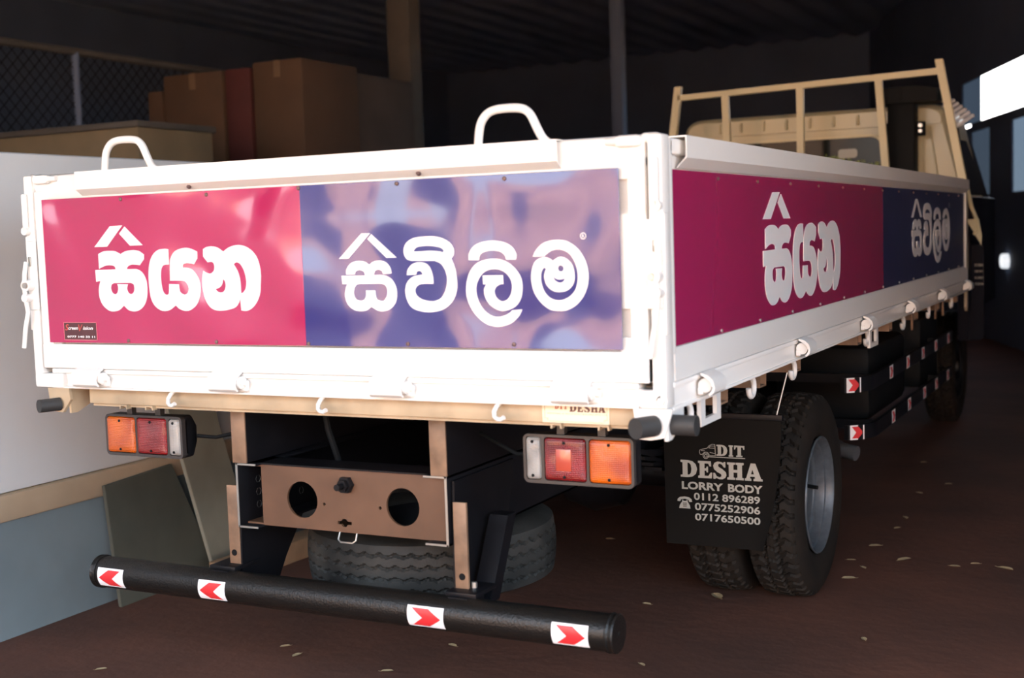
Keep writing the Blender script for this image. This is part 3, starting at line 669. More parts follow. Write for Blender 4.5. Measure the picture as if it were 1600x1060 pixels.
buffer_at((1.070, 0.035, 0.992), (1.135, 0.035, 0.992), 0.026)
buffer_at((-0.972, -0.012, 0.985), (-0.997, -0.075, 0.985), 0.021)
# rope hooks
def hook_mesh():
    P = [(0, 0.008, 0.018), (0, -0.002, 0.0)]
    for i in range(0, 11):
        a = math.radians(95 - i * 24)
        P.append((-0.004 + 0.020 * math.cos(a) * 0.9 - 0.004, -0.004 - 0.0022 * i, -0.020 + 0.021 * math.sin(a)))
    return P
def hook(loc, rot, m, parent):
    P = [(0.0, 0.006, 0.02), (-0.002, 0.0, 0.008), (-0.010, -0.008, -0.004), (-0.014, -0.014, -0.016), (-0.010, -0.020, -0.028), (0.0, -0.024, -0.034), (0.012, -0.026, -0.034), (0.022, -0.027, -0.028)]
    return MB().tube(P, 0.0065, 10).build('rope_hook', m, parent, loc=loc, rot=rot)
hk = hook((-0.512, 0.008, 1.030), None, 'white', bed)
for x in (0.040, 0.604): copy_part(hk, (x, 0.008, 1.030), parent=bed)
def ring_path(r=0.028, n=14):
    P = [(0.0, 0, 0.012)]
    for i in range(n):
        a = math.radians(70 - i * 250 / (n - 1)); P.append((r * math.cos(a) - 0.008, 0.0, -0.026 + r * math.sin(a)))
    return P
hk2 = MB().tube([(0, p[0], p[2]) for p in ring_path()], 0.0085, 10).build('rope_hook', 'white', bed, loc=(1.050, 0.215, 1.018))
for y in (0.800, 1.285, 2.48, 3.32, 4.06, 4.87): copy_part(hk2, (1.050, y, 1.018), parent=bed)
# square lashing rings
def ring(y):
    po = [(y - .085, 1.03), (y + .085, 1.03), (y + .085, .948), (y - .085, .948)]
    pi_ = [(y - .050, 1.018), (y + .050, 1.018), (y + .050, .966), (y - .050, .966)]
    MB().prism(po, 'x', 1.050, 1.062, holes=[pi_], bev=-1).build('lashing_ring', 'white', bed)
ring(0.37); ring(2.58)
for y in (3.62, 4.35, 4.62): MB().box(1.035, 1.043, y, y + 0.035, 0.93, 1.03, bev=0.002).build('hanger_strap', 'tan', bed)
MB().prism([(5.36, 1.03), (5.40, 1.03), (5.40, 0.93), (5.375, 0.905), (5.35, 0.93)], 'x', 1.06, 1.075, bev=0.001).build('front_bracket', 'cream', bed)
# maker's plate and clips
MB().box(0.715, 0.905, 0.026, 0.0305, 0.986, 1.036, bev=0.001).build('maker_plate', 'plate', bed)
SERIF = {
 'D': ['0,0 0,12 12,14 12,86 0,88 0,100 46,100 72,95 92,78 100,50 92,22 72,5 46,0', '42,15 52,15 62,26 66,50 62,74 52,85 42,85'],
 'E': ['0,0 0,12 10,14 10,86 0,88 0,100 80,100 82,70 72,70 64,86 40,86 40,58 50,58 54,68 62,68 62,34 54,34 50,44 40,44 40,14 64,14 78,34 88,34 84,0'],
 'S': ['5,0 5,34 15,34 27,15 44,9 57,16 54,29 30,40 10,56 5,76 14,93 34,101 54,99 68,94 73,100 82,100 82,68 72,68 61,84 46,90 35,82 39,70 64,57 83,42 88,24 80,8 62,-1 42,-1 24,5 16,-1'],
 'H': ['0,0 0,12 10,14 10,86 0,88 0,100 48,100 48,88 38,86 38,58 62,58 62,86 52,88 52,100 100,100 100,88 90,86 90,14 100,12 100,0 52,0 52,12 62,14 62,42 38,42 38,14 48,12 48,0'],
 'A': ['-2,0 -2,12 6,14 34,100 62,100 95,14 104,12 104,0 50,0 50,12 60,14 57,24 31,24 28,14 37,12 37,0', '35,38 53,38 44,66'],
 'I': ['0,0 0,12 10,14 10,86 0,88 0,100 50,100 50,88 40,86 40,14 50,12 50,0'],
 'T': ['0,66 0,100 90,100 90,66 82,66 74,86 60,86 60,14 72,12 72,0 18,0 18,12 30,14 30,86 16,86 8,66']}
def serif(mb, ch, x0, x1, z0, z1, y0, y1):
    L = [[tuple(map(float, p.split(','))) for p in c.split()] for c in SERIF[ch]]
    ax = min(p[0] for p in L[0]); bx_ = max(p[0] for p in L[0])
    L = [[(x0 + (p[0] - ax) / (bx_ - ax) * (x1 - x0), z0 + p[1] / 100 * (z1 - z0)) for p in c] for c in L]
    mb.prism(L[0], 'y', y0, y1, holes=L[1:], bev=-1)
mb = MB()
for ch, a, b in (('D', .794, .814), ('E', .816, .833), ('S', .836, .852), ('H', .854, .874), ('A', .875, .895)): serif(mb, ch, a, b, 1.0165, 1.0375, 0.0252, 0.0262)
mb.build('plate_lettering', 'plate_ink', bed)
mb = MB()
for ch, a, b in (('D', .752, .764), ('I', .767, .774), ('T', .777, .789)): serif(mb, ch, a, b, 1.0225, 1.0375, 0.0252, 0.0262)
mb.build('plate_lettering', 'plate_red', bed)
flat_text([('INDUSTRIAL & TRUCK BODY BUILDERS (PVT) LTD', .730, .898, 1.0085, 1.0125, 0.02, 0)], 0.0254, 'plate_grey', 'plate_lettering', bed)
mb = MB()
for r in ((.724, .897, 1.0355, 1.0363), (.736, .888, .9898, .9906), (.7225, .7233, .9975, 1.0363), (.8985, .8993, .9975, 1.0363), (.7225, .731, .9972, .998), (.891, .8993, .9972, .998), (.731, .7318, .992, .998), (.8905, .8913, .992, .998)):
    mb.box(r[0], r[1], 0.0252, 0.0262, r[2], r[3])
mb.build('plate_border', 'plate_grey', bed)
for x in (-0.745, -0.640, 0.752, 0.886):
    MB().prism([(x - .014, .984), (x + .014, .984), (x + .016, .970), (x + .012, .970), (x + .010, .980), (x - .010, .980), (x - .012, .970), (x - .016, .970)], 'y', 0.03, 0.05, bev=-1).build('beam_clip', 'cream', bed)

# --- headboard rack
mb = MB()
hb = [((-0.795, 2.43), (-0.895, 1.70)), ((0.905, 2.465), (1.045, 1.70))]
rack = None
def bar(mb, p, q, wx, wy, y):
    (x0, z0), (x1, z1) = p, q
    mb.prism([(x0 - wx, z0), (x0 + wx, z0), (x1 + wx, z1), (x1 - wx, z1)], 'y', y, y + wy, bev=0.002)
mb = MB().box(-1.05, 1.05, 5.405, 5.43, 1.09, 1.72, bev=0.003)
rack = mb.build('headboard', 'rack', truck)
for p, q in hb: m_ = MB(); bar(m_, p, q, 0.024, 0.05, 5.41); m_.build('rack_post', 'rack', rack)
for p, q in (((-0.468, 2.35), (-0.452, 1.70)), ((0.036, 2.37), (0.036, 1.70)), ((0.535, 2.39), (0.585, 1.70))): m_ = MB(); bar(m_, p, q, 0.023, 0.04, 5.415); m_.build('rack_post', 'rack', rack)
MB().prism([(-0.80, 2.335), (0.90, 2.372), (0.90, 2.412), (-0.80, 2.372)], 'y', 5.41, 5.455, bev=0.002).build('rack_rail', 'rack', rack)

# --- cab
def ring_section(hw, z0, z1, r, n=6):
    """Rounded section in x, z."""
    P = []
    for cx, cz, a0 in ((hw - r, z1 - r, 0), (-hw + r, z1 - r, 90)):
        for i in range(n + 1):
            a = math.radians(a0 + 90 * i / n); P.append((cx + r * math.cos(a), cz + r * math.sin(a)))
    return P
def cab_section(y, wt, wm, zt, r):
    """One ring of the cab: bottom, waist, shoulder, rounded roof."""
    P = [(wm, 1.14), (wm, 1.62)]
    for i in range(7):
        a = math.radians(90 * i / 6); P.append((wt - r + r * math.cos(a), zt - r * 0.75 + r * 0.75 * math.sin(a)))
    P += [(-p[0], p[1]) for p in P[::-1]]
    return [(p[0], y, p[1]) for p in P]
rings = [cab_section(5.80, 0.86, 0.985, 2.20, 0.10), cab_section(5.83, 0.885, 1.0, 2.225, 0.12), cab_section(6.1, 0.89, 1.0, 2.25, 0.14), cab_section(6.75, 0.885, 1.0, 2.24, 0.14), cab_section(7.05, 0.86, 1.0, 2.16, 0.12), cab_section(7.35, 0.82, 1.0, 1.72, 0.05), cab_section(7.45, 0.82, 0.98, 1.64, 0.01)]
mb = MB(); V = [p for r in rings for p in r]; F = []; n = len(rings[0])
for i in range(len(rings) - 1):
    for k in range(n): F.append([i * n + k, i * n + (k + 1) % n, (i + 1) * n + (k + 1) % n, (i + 1) * n + k])
F.append(list(range(n))); F.append([len(V) - n + k for k in range(n)][::-1])
mb.raw(V, F)
cab = mb.build('cab', 'cab', truck, angle=40)
# roof gutter lip and ribs
MB().prism([(-0.86, 2.098), (0.86, 2.098), (0.865, 2.113), (-0.865, 2.113)], 'y', 5.775, 5.81, bev=0.002).build('roof_gutter', 'cab', cab)
for x in (-0.62, -0.47, -0.31, -0.15, 0.01, 0.17, 0.33): MB().tube([(x, 5.785, 2.12), (x, 5.79, 2.165), (x, 5.82, 2.205), (x, 5.95, 2.225), (x, 6.7, 2.235)], 0.009, 8).build('roof_rib', 'cab', cab)
# rear window with lining
def rrect(x0, x1, z0, z1, r, n=6):
    P = []
    for cx, cz, a0 in ((x1 - r, z1 - r, 0), (x0 + r, z1 - r, 90), (x0 + r, z0 + r, 180), (x1 - r, z0 + r, 270)):
        for i in range(n + 1):
            a = math.radians(a0 + 90 * i / n); P.append((cx + r * math.cos(a), cz + r * math.sin(a)))
    return P
MB().prism(rrect(-0.545, 0.505, 1.50, 2.055, 0.09), 'y', 5.784, 5.80, holes=[rrect(-0.525, 0.485, 1.52, 2.037, 0.075)], bev=-1).build('window_trim', 'rack', cab)
gl_ = MB().prism(rrect(-0.535, 0.495, 1.51, 2.047, 0.08), 'y', 5.788, 5.799, bev=-1).build('rear_window', 'glass_dark', cab)
K['mirror_pale'] = mat('pale_mirror', (0.42, 0.42, 0.36), 0.4)
MB().prism(rrect(0.20, 0.325, 1.905, 1.965, 0.02), 'y', 5.782, 5.787, bev=-1).build('inner_mirror', 'mirror_pale', cab)
K['leafgreen'] = mat('garland_green', (0.42, 0.50, 0.12), 0.5, c2=(0.05, 0.09, 0.02), vscale=60)
mb = MB(); rnd = random.Random(5)
for i in range(90):
    x = rnd.uniform(0.10, 0.47); z = 1.905 - 0.2 * (x - .15) + rnd.uniform(-0.035, 0.02); s_ = rnd.uniform(.004, .009)
    mb.raw([(x - s_, 5.785, z), (x, 5.78, z - s_), (x + s_, 5.785, z), (x, 5.783, z + s_ * 1.6)], [[0, 1, 2, 3]])
g_ = mb.build('garland', 'leafgreen', cab); g_['kind'] = 'stuff'
# rear pillar seams and side door
MB().cyl((0.792, 5.797, 2.08), (0.872, 5.797, 1.55), 0.006, 6).cyl((0.74, 5.797, 2.08), (0.77, 5.797, 1.55), 0.004, 6).build('pillar_seam', 'cab', cab)
mb = MB()
V = [(0.914, 6.05, 2.03), (1.004, 6.02, 1.60), (1.004, 7.12, 1.60), (0.905, 6.92, 2.03)]
mb.raw(V + [(p[0] - 0.02, p[1], p[2]) for p in V], [[0, 1, 2, 3], [4, 5, 6, 7], [0, 1, 5, 4], [1, 2, 6, 5], [2, 3, 7, 6], [3, 0, 4, 7]])
mb.build('side_window', 'glass_dark', cab)
mb = MB().tube([(0.895, 5.90, 2.10), (0.925, 6.02, 2.075), (0.96, 6.04, 1.85), (1.010, 6.0, 1.62)], 0.014, 8)
mb.build('door_frame', 'black', cab)
MB().box(0.985, 1.012, 5.99, 7.40, 0.86, 1.62, bev=0.008).build('door', 'navy', cab)  # beige cab side in shadow, the shade put into the navy colour
MB().tube([(1.00, 5.72, 1.70), (1.035, 5.72, 1.66), (1.055, 5.73, 1.55), (1.085, 5.74, 1.47), (1.10, 5.74, 1.40), (1.07, 5.73, 1.37)], 0.013, 8).build('grab_handle', 'cab', cab)
MB().prism([(1.02, 1.47), (1.06, 1.40), (1.115, 1.30), (1.118, 1.36), (1.10, 1.47)], 'y', 5.735, 5.75, bev=0.001).build('mirror_bracket', 'cab', cab)
# ribs standing in for corrugated shed sheet; daylight put into their white
K['sheet_ribs'] = mat('daylit_sheet_white', (0.90, 0.91, 0.92), 0.3)
mb = MB()
for i in range(6):
    x = 0.80 + 0.024 * i; z = 2.215 - 0.022 * i
    mb.tube([(x, 6.0, z - 0.025), (x + 0.10, 6.10, z + 0.05)], 0.013, 8)
mb.build('corrugated_sheet_ribs', 'sheet_ribs', cab)
# dark step panel behind the door with small lettering
MB().prism(rrect(0.97, 1.09, 0.66, 1.30, 0.03), 'y', 6.05, 6.10, bev=-1).box(0.93, 1.0, 6.02, 6.5, 0.66, 1.2).build('step_panel', 'navy', cab)
flat_text([('DIT DESHA', 1.035, 1.090, 1.155, 1.172, .02, 0), ('LORRY BODY', 1.035, 1.090, 1.115, 1.130, .02, 0), ('0112 896289', 1.035, 1.090, 1.072, 1.087, .02, 0), ('0775252906', 1.035, 1.090, 1.03, 1.045, .02, 0)], 6.048, 'flaptext', 'panel_lettering', cab)
# snorkel air intake
mb = MB().box(0.565, 0.735, 5.56, 5.70, 1.45, 2.24, bev=0.012)
ai = mb.build('air_intake', 'black', truck)
MB().prism([(0.525, 2.222), (0.88, 2.222), (0.885, 2.30), (0.76, 2.322), (0.66, 2.325), (0.525, 2.318)], 'y', 5.50, 5.74, bev=0.006).box(0.60, 0.665, 5.493, 5.5, 2.235, 2.31, bev=0.001).build('intake_head', 'black', ai)
for x in (0.535, 0.765):
    b_ = MB().box(x - .022, x + .022, 5.60, 5.66, 2.015, 2.105, bev=0.004).build('intake_bracket', 'black', ai)
    MB().cyl((x, 5.585, 2.078), (x, 5.60, 2.078), 0.013, 10).cyl((x, 5.585, 2.043), (x, 5.60, 2.043), 0.011, 10).build('bracket_bolt', 'steel', ai)

# --- chassis
for sx in (1, -1):
    x0 = sx * 0.372
    o_ = -sx * 0.075
    mb = MB()
    t_ = 0.007
    mb.box(*sorted((x0, x0 - sx * t_)), 0.105, 7.3, 0.606, 0.806, bev=0.001)
    mb.box(*sorted((x0, x0 + o_)), 0.105, 7.3, 0.799, 0.806, bev=0.001)
    mb.box(*sorted((x0, x0 + o_)), 0.105, 7.3, 0.606, 0.613, bev=0.001)
    rail = mb.build('chassis_rail', 'chassis', truck)
    # bright cut edge of the rail end
    m2 = MB().box(*sorted((x0 + sx * .001, x0 - sx * .006)), 0.1035, 0.106, 0.606, 0.806).box(*sorted((x0, x0 + o_)), 0.1035, 0.106, 0.8005, 0.806).box(*sorted((x0, x0 + o_)), 0.1035, 0.106, 0.606, 0.6115)
    m2.build('rail_edge', 'zinc', rail)
    bt = MB().lathe([(0, .012), (sx * .008, .011), (sx * .010, 0)], 6).build('rail_bolt', 'zinc', rail, loc=(sx * 0.374 if sx > 0 else -0.364, 0.2, 0.74))
    for y, z in ((0.2, 0.70), (0.2, 0.66), (0.42, 0.70), (0.42, 0.66), (0.34, 0.74)): copy_part(bt, (sx * 0.374 if sx > 0 else -0.364, y, z), parent=rail)
# rear cross plate with two round holes
def circ(cx, cz, r, n=28): return [(cx + r * math.cos(2 * PI * k / n), cz + r * math.sin(2 * PI * k / n)) for k in range(n)]
dia = [(-0.024, 0.645), (-0.012, 0.645), (-0.006, 0.652), (0.006, 0.652), (0.012, 0.645), (0.026, 0.645), (0.026, 0.635), (0.012, 0.635), (0.006, 0.628), (-0.006, 0.628), (-0.012, 0.635), (-0.024, 0.635)]
mb = MB().prism([(-0.300, 0.612), (0.362, 0.612), (0.362, 0.800), (-0.300, 0.800)], 'y', 0.135, 0.143, holes=[circ(-0.150, 0.700, 0.056), circ(0.206, 0.702, 0.056), dia, circ(-0.070, 0.692, 0.005), circ(0.128, 0.694, 0.005)], bev=-1)
mb.box(-0.362, 0.362, 0.137, 0.24, 0.793, 0.801).box(-0.362, 0.362, 0.137, 0.24, 0.611, 0.618)
cross = mb.build('rear_crossmember', 'brown', truck)
MB().box(-0.362, 0.36, 0.128, 0.235, 0.8012, 0.806).build('top_flange', 'chassis', cross)
MB().cyl((0.015, 0.135, 0.757), (0.015, 0.118, 0.757), 0.026, 6).cyl((0.015, 0.12, 0.757), (0.015, 0.105, 0.757), 0.019, 6).cyl((0.015, 0.105, 0.757), (0.015, 0.080, 0.757), 0.010, 12).build('tow_bolt', 'chassis', cross)
MB().tube([(-0.02, 0.14, 0.612), (-0.022, 0.132, 0.590), (-0.012, 0.128, 0.583), (0.030, 0.128, 0.583), (0.040, 0.132, 0.590), (0.040, 0.14, 0.612)], 0.0028, 8).build('wire_loop', 'zinc', cross)
# spare wheel winch, axle, springs, prop shaft, tank
MB().cyl((-0.62, 2.05, 0.46), (0.62, 2.05, 0.46), 0.062, 18).lathe([(-.17, .07), (-.12, .15), (0, .185), (.12, .15), (.17, .07)], 24, org=(0, 2.05, .46)).build('rear_axle', 'chassis', truck)
for sx in (1, -1):
    mb = MB()
    for i in range(6):
        L = 0.72 - i * 0.09; z = 0.55 - i * 0.014
        mb.prism([(2.05 - L, z + 0.12 * (L / .72) ** 2), (2.05 - L * .5, z + .03 * (L / .72) ** 2), (2.05, z), (2.05 + L * .5, z + .03 * (L / .72) ** 2), (2.05 + L, z + 0.12 * (L / .72) ** 2), (2.05 + L, z + .012 + 0.12 * (L / .72) ** 2), (2.05, z + .012), (2.05 - L, z + .012 + 0.12 * (L / .72) ** 2)], 'x', sx * .42 - .035, sx * .42 + .035, bev=-1)
    mb.build('leaf_spring', 'chassis', truck)
MB().cyl((0, 2.05, 0.48), (0, 5.8, 0.66), 0.045, 14).build('prop_shaft', 'chassis', truck)
MB().box(0.50, 0.95, 3.05, 3.95, 0.55, 0.90, bev=0.04).build('fuel_tank', 'black', truck)
MB().box(0.52, 0.96, 4.35, 4.95, 0.55, 0.93, bev=0.01).build('battery_box', 'black', truck)
MB().box(-0.95, -0.50, 3.05, 4.6, 0.55, 0.92, bev=0.02).build('tool_box', 'black', truck)
MB().box(-0.36, 0.36, 5.3, 7.1, 0.50, 1.0, bev=0.05).build('engine', 'black', truck)
MB().cyl((-0.75, 6.75, 0.42), (0.75, 6.75, 0.42), 0.05, 14).build('front_axle', 'chassis', truck)
K['pipe'] = mat('grey_exhaust_pipe', (0.16, 0.18, 0.20), 0.4, metal=0.6)
MB().tube([(0.66, 3.2, 0.50), (0.76, 2.95, 0.475), (0.87, 2.80, 0.455), (0.94, 2.78, 0.445)], 0.034, 16).build('exhaust_pipe', 'pipe', truck)
MB().tube([(-0.12, 0.22, 1.0), (-0.11, 0.23, 0.9), (-0.09, 0.25, 0.80), (-0.10, 0.3, 0.74)], 0.010, 8).build('brake_hose', 'black', truck)

# --- bumper bar
BY, BZ, BR = 0.075, 0.425, 0.050
bump = MB().tube([(-0.905, BY, BZ), (0.872, BY, BZ)], BR, 36).build('bumper_bar', 'tube', truck)
for sx, xe in ((1, 0.872), (-1, -0.905)):
    MB().lathe([(xe + sx * a, r) for a, r in ((0, .050), (0, .053), (.006, .054), (.010, .050), (.013, .0505), (.020, .053), (.024, .050), (.024, .0))], 36, org=(0, BY, BZ)).cyl((xe + sx * .024, BY, BZ), (xe + sx * .027, BY, BZ), 0.006, 8).build('end_cap', 'tube', bump)
CH = [[(.12, .90), (.58, .90), (.93, .50), (.42, .50)], [(.42, .50), (.93, .50), (.58, .10), (.12, .10)]]
def sticker(put, name, parent, flip=False, n=8):
    """White rectangle with a red arrow; put(u, v, lift) maps the unit square onto the surface."""
    mb = MB(); fl_ = (lambda u: 1 - u) if flip else (lambda u: u)
    def grid(quad, lift, mi):
        V = []; F = []
        for i in range(n + 1):
            for j in range(n + 1):
                a, b = i / n, j / n
                p = [quad[0][c] * (1 - a) * (1 - b) + quad[1][c] * a * (1 - b) + quad[2][c] * a * b + quad[3][c] * (1 - a) * b for c in (0, 1)]
                V.append(put(fl_(p[0]), p[1], lift))
        for i in range(n):
            for j in range(n): F.append([i * (n + 1) + j, (i + 1) * (n + 1) + j, (i + 1) * (n + 1) + j + 1, i * (n + 1) + j + 1])
        mb.raw(V, F, mi)
    grid([(0, 1), (1, 1), (1, 0), (0, 0)], 0.0008, 0)
    for q in CH: grid(q, 0.0018, 1)
    return mb.build(name, ['refl_white', 'refl_red'], parent)
def on_tube(x0, x1):
    def put(u, v, lift):
        a = math.radians(-6 + (v - 0.5) * 74)
        return (x0 + (x1 - x0) * u, BY - (BR + lift) * math.cos(a), BZ + (BR + lift) * math.sin(a))
    return put
for x0, x1, fl2 in ((-0.893, -0.785, True), (-0.478, -0.374, True), (0.275, 0.392, False), (0.722, 0.828, False)): sticker(on_tube(x0, x1), 'reflector_sticker', bump, fl2)
for sx in (1, -1):
    f = lambda a, b: tuple(sorted((sx * a, sx * b)))
    mb = MB().box(*f(0.382, 0.424), 0.118, 0.128, 0.485, 0.732, bev=0.001)
    brk = mb.build('bumper_bracket', 'tan', truck)
    MB().cyl((sx * 0.405, 0.116, 0.520), (sx * 0.405, 0.1175, 0.520), 0.010, 14).build('bracket_hole', 'black', brk)
    MB().prism([(0.128, 0.79), (0.50, 0.79), (0.44, 0.58), (0.34, 0.46), (0.30, 0.40), (0.115, 0.40), (0.118, 0.47)], 'x', *f(0.376, 0.384), bev=-1).build('bracket_plate', 'chassis', brk)
    MB().box(*f(0.372, 0.47), 0.075, 0.20, 0.474, 0.486, bev=0.001).box(*f(0.39, 0.45), 0.06, 0.16, 0.44, 0.476).build('bracket_foot', 'chassis', brk)
    MB().prism([(0.30, 0.66), (0.36, 0.66), (0.235, 0.43), (0.175, 0.43)], 'x', *f(0.40, 0.46), bev=0.002).build('bracket_stay', 'chassis', brk)
    MB().cyl((sx * 0.43, 0.14, 0.486), (sx * 0.43, 0.14, 0.502), 0.009, 6).build('bracket_bolt', 'zinc', brk)

# --- tail lights
def tail_light(sx):
    f = lambda a, b: tuple(sorted((sx * a, sx * b)))
    X0, X1, Z0, Z1 = 0.603, 0.926, 0.800, 0.935
    def rr(a, b, c, d, r):
        P = rrect(a, b, c, d, r); return [(sx * p[0], p[1]) for p in P]
    mb = MB().prism(rr(X0, X1, Z0, Z1, 0.016), 'y', 0.132, 0.155, holes=[rr(0.611, 0.657, 0.809, 0.928, 0.008), rr(0.666, 0.791, 0.809, 0.928, 0.010), rr(0.798, 0.919, 0.809, 0.928, 0.010)], bev=-1)
    tl = mb.build('tail_light', 'lamp_case', truck)
    A_ = rr(X0, X1, Z0, Z1, 0.016); B_ = rr(X0 + .03, X1 - .03, Z0 + .035, Z1 - .035, 0.01); n_ = len(A_)
    V = [(p[0], 0.15, p[1]) for p in A_] + [(p[0], 0.185, p[1]) for p in A_] + [(p[0], 0.235, p[1]) for p in B_]
    F = [[k, (k + 1) % n_, n_ + (k + 1) % n_, n_ + k] for k in range(n_)] + [[n_ + k, n_ + (k + 1) % n_, 2 * n_ + (k + 1) % n_, 2 * n_ + k] for k in range(n_)] + [list(range(2 * n_, 3 * n_)), list(range(n_))]
    MB().raw(V, F).build('lamp_housing', 'lamp_body', tl)
    for a, b, m, nm in ((0.612, 0.656, 'clear', 'clear_lens'), (0.667, 0.790, 'red', 'red_lens'), (0.799, 0.918, 'amber', 'amber_lens')):
        mb = MB(); c0, r_ = rr(a, b, 0.810, 0.927, 0.009), 0.009
        loops = [(0.150, 0.0), (0.134, 0.0), (0.128, 0.0035), (0.1255, 0.010), (0.1245, 0.022)]
        V = []
        for y, ins in loops: V += [(p[0], y, p[1]) for p in rr(a + ins * .9, b - ins * .9, 0.810 + ins, 0.927 - ins, max(0.002, r_ - ins * .3))]
        k_ = len(c0); F = []
        for i in range(len(loops) - 1):
            for k in range(k_): F.append([i * k_ + k, i * k_ + (k + 1) % k_, (i + 1) * k_ + (k + 1) % k_, (i + 1) * k_ + k])
        F.append([(len(loops) - 1) * k_ + k for k in range(k_)])
        mb.raw(V, F); L_ = mb.build(nm, m, tl, angle=60)
        for z in (0.822, 0.915): MB().cyl((sx * (a + b) / 2, 0.128, z), (sx * (a + b) / 2, 0.1235, z), 0.0045, 10).build('lens_screw', 'black', tl)
    if sx > 0: MB().box(0.705, 0.750, 0.1215, 0.1255, 0.838, 0.898, bev=0.0015).build('lens_badge', 'red_plain', tl)
    for a in (0.70, 0.82): MB().box(*f(a, a + 0.022), 0.145, 0.165, 0.93, 0.985).build('lamp_strap', 'lamp_case', tl)
    MB().tube([(sx * .60, .20, .865), (sx * .54, .22, .86), (sx * .47, .26, .875), (sx * .38, .3, .90)], 0.006, 8).build('lamp_cable', 'black', tl)
    return tl
tail_light(1); tail_light(-1)

# --- wheels
TP = [(-.074, .226), (-.086, .235), (-.099, .262), (-.107, .300), (-.107, .335), (-.100, .366), (-.092, .383)]
def tri(x): x = x % 1.0; return 4 * x - 1 if x < .5 else 3 - 4 * x
def tyre(pitch, per, across, depth, pattern, R=0.405, hw=0.088):
    n = pitch * per; mb = MB(); prof = list(TP)
    tread = [(-hw + 2 * hw * i / across) for i in range(across + 1)]
    m = len(TP) * 2 + across + 1; V = []; F = []
    for k in range(n):
        th = 2 * PI * k / n; c, q = math.cos(th), math.sin(th)
        ring_ = list(TP)
        for x in tread:
            v = x / hw
            r = R - 0.010 * v * v - (0.006 if abs(v) > .97 else 0) - depth * pattern(k / per, v)
            ring_.append((x, r))
        ring_ += [(-a, b) for a, b in TP[::-1]]
        for a, r in ring_: V.append((a, r * c, r * q))
    for k in range(n):
        k2 = (k + 1) % n
        for i in range(m - 1): F.append([k * m + i, k * m + i + 1, k2 * m + i + 1, k2 * m + i])
        F.append([k * m + m - 1, k * m, k2 * m, k2 * m + m - 1])
    mb.raw(V, F); return mb
def lug(s, v):
    a = abs(v); sh = 0.5 if v > 0 else 0.0
    f_ = (s + sh) % 1.0
    if a > 0.22 and abs(f_ - .5 - 0.16 * tri(a * 1.6)) < 0.15: return 1.0
    if abs(a - 0.30 - 0.07 * tri(s)) < 0.055: return 0.9
    if a < 0.24 and abs((s * 1.0) % 1.0 - .5 - 0.2 * v * 3) < 0.09: return 0.7
    return 0.0
def rib(s, v):
    for c in (-.62, -.2, .2, .62):
        if abs(v - c - 0.055 * tri(s)) < 0.042: return 1.0
    return 0.0
tyre_o = tyre(46, 10, 26, 0.016, lug).build('wheel', 'rubber', truck, loc=(0.855, 2.05, 0.405), angle=28)
RP = [(.086, .226), (.094, .233), (.099, .231), (.099, .226), (.090, .219), (.068, .215), (.064, .207), (.058, .205), (.030, .203), (.024, .196), (.016, .194), (-.030, .190), (-.056, .184), (-.078, .165), (-.080, .120), (-.074, .104), (-.045, .100), (-.040, .090), (-.005, .082), (.0, .070), (.0, 0.0)]
rim_o = MB().lathe(RP, 56).lathe([(-.086, .226), (-.094, .232), (-.094, .222), (-.06, .200), (.02, .190)], 56)
for k in range(6):
    a = 2 * PI * k / 6
    rim_o.cyl((-.079, .137 * math.cos(a), .137 * math.sin(a)), (-.052, .137 * math.cos(a), .137 * math.sin(a)), 0.016, 6)
rim_o = rim_o.build('rim', 'rim', tyre_o, angle=30)
MB().tube([(-.03, .186, -.005), (.01, .176, -.006), (.045, .168, -.008)], 0.008, 8).build('valve', 'black', tyre_o)
tyre_o.rotation_euler = (0, 0, 0)
def place_wheel(x, y, flip, parent=truck):
    return copy_tree(tyre_o, (x, y, 0.405), (random.uniform(0, 1), 0, PI if flip else 0), parent)
place_wheel(0.610, 2.05, True)
place_wheel(-0.855, 2.05, True); place_wheel(-0.610, 2.05, False)
for x_, f_ in ((0.745, True), (-0.745, False)):
    fw = place_wheel(x_, 6.75, f_)
    for ch in fw.children:
        if ch.name.startswith('rim'): ch.material_slots[0].link = 'OBJECT'; ch.material_slots[0].material = K['chassis']
sp = tyre(50, 8, 48, 0.008, rib, 0.41).build('spare_wheel', 'grey_rubber', truck, loc=(0.005, 0.63, 0.468), rot=(0, PI / 2, 0), angle=28)
MB().lathe([(.086, .226), (.09, .222), (.06, .205), (-.02, .195), (-.03, .15), (-.03, .06), (-.01, .05), (-.01, 0)], 40).lathe([(-.086, .226), (-.09, .222), (-.06, .205), (.0, .195)], 40).build('rim', 'chassis', sp)

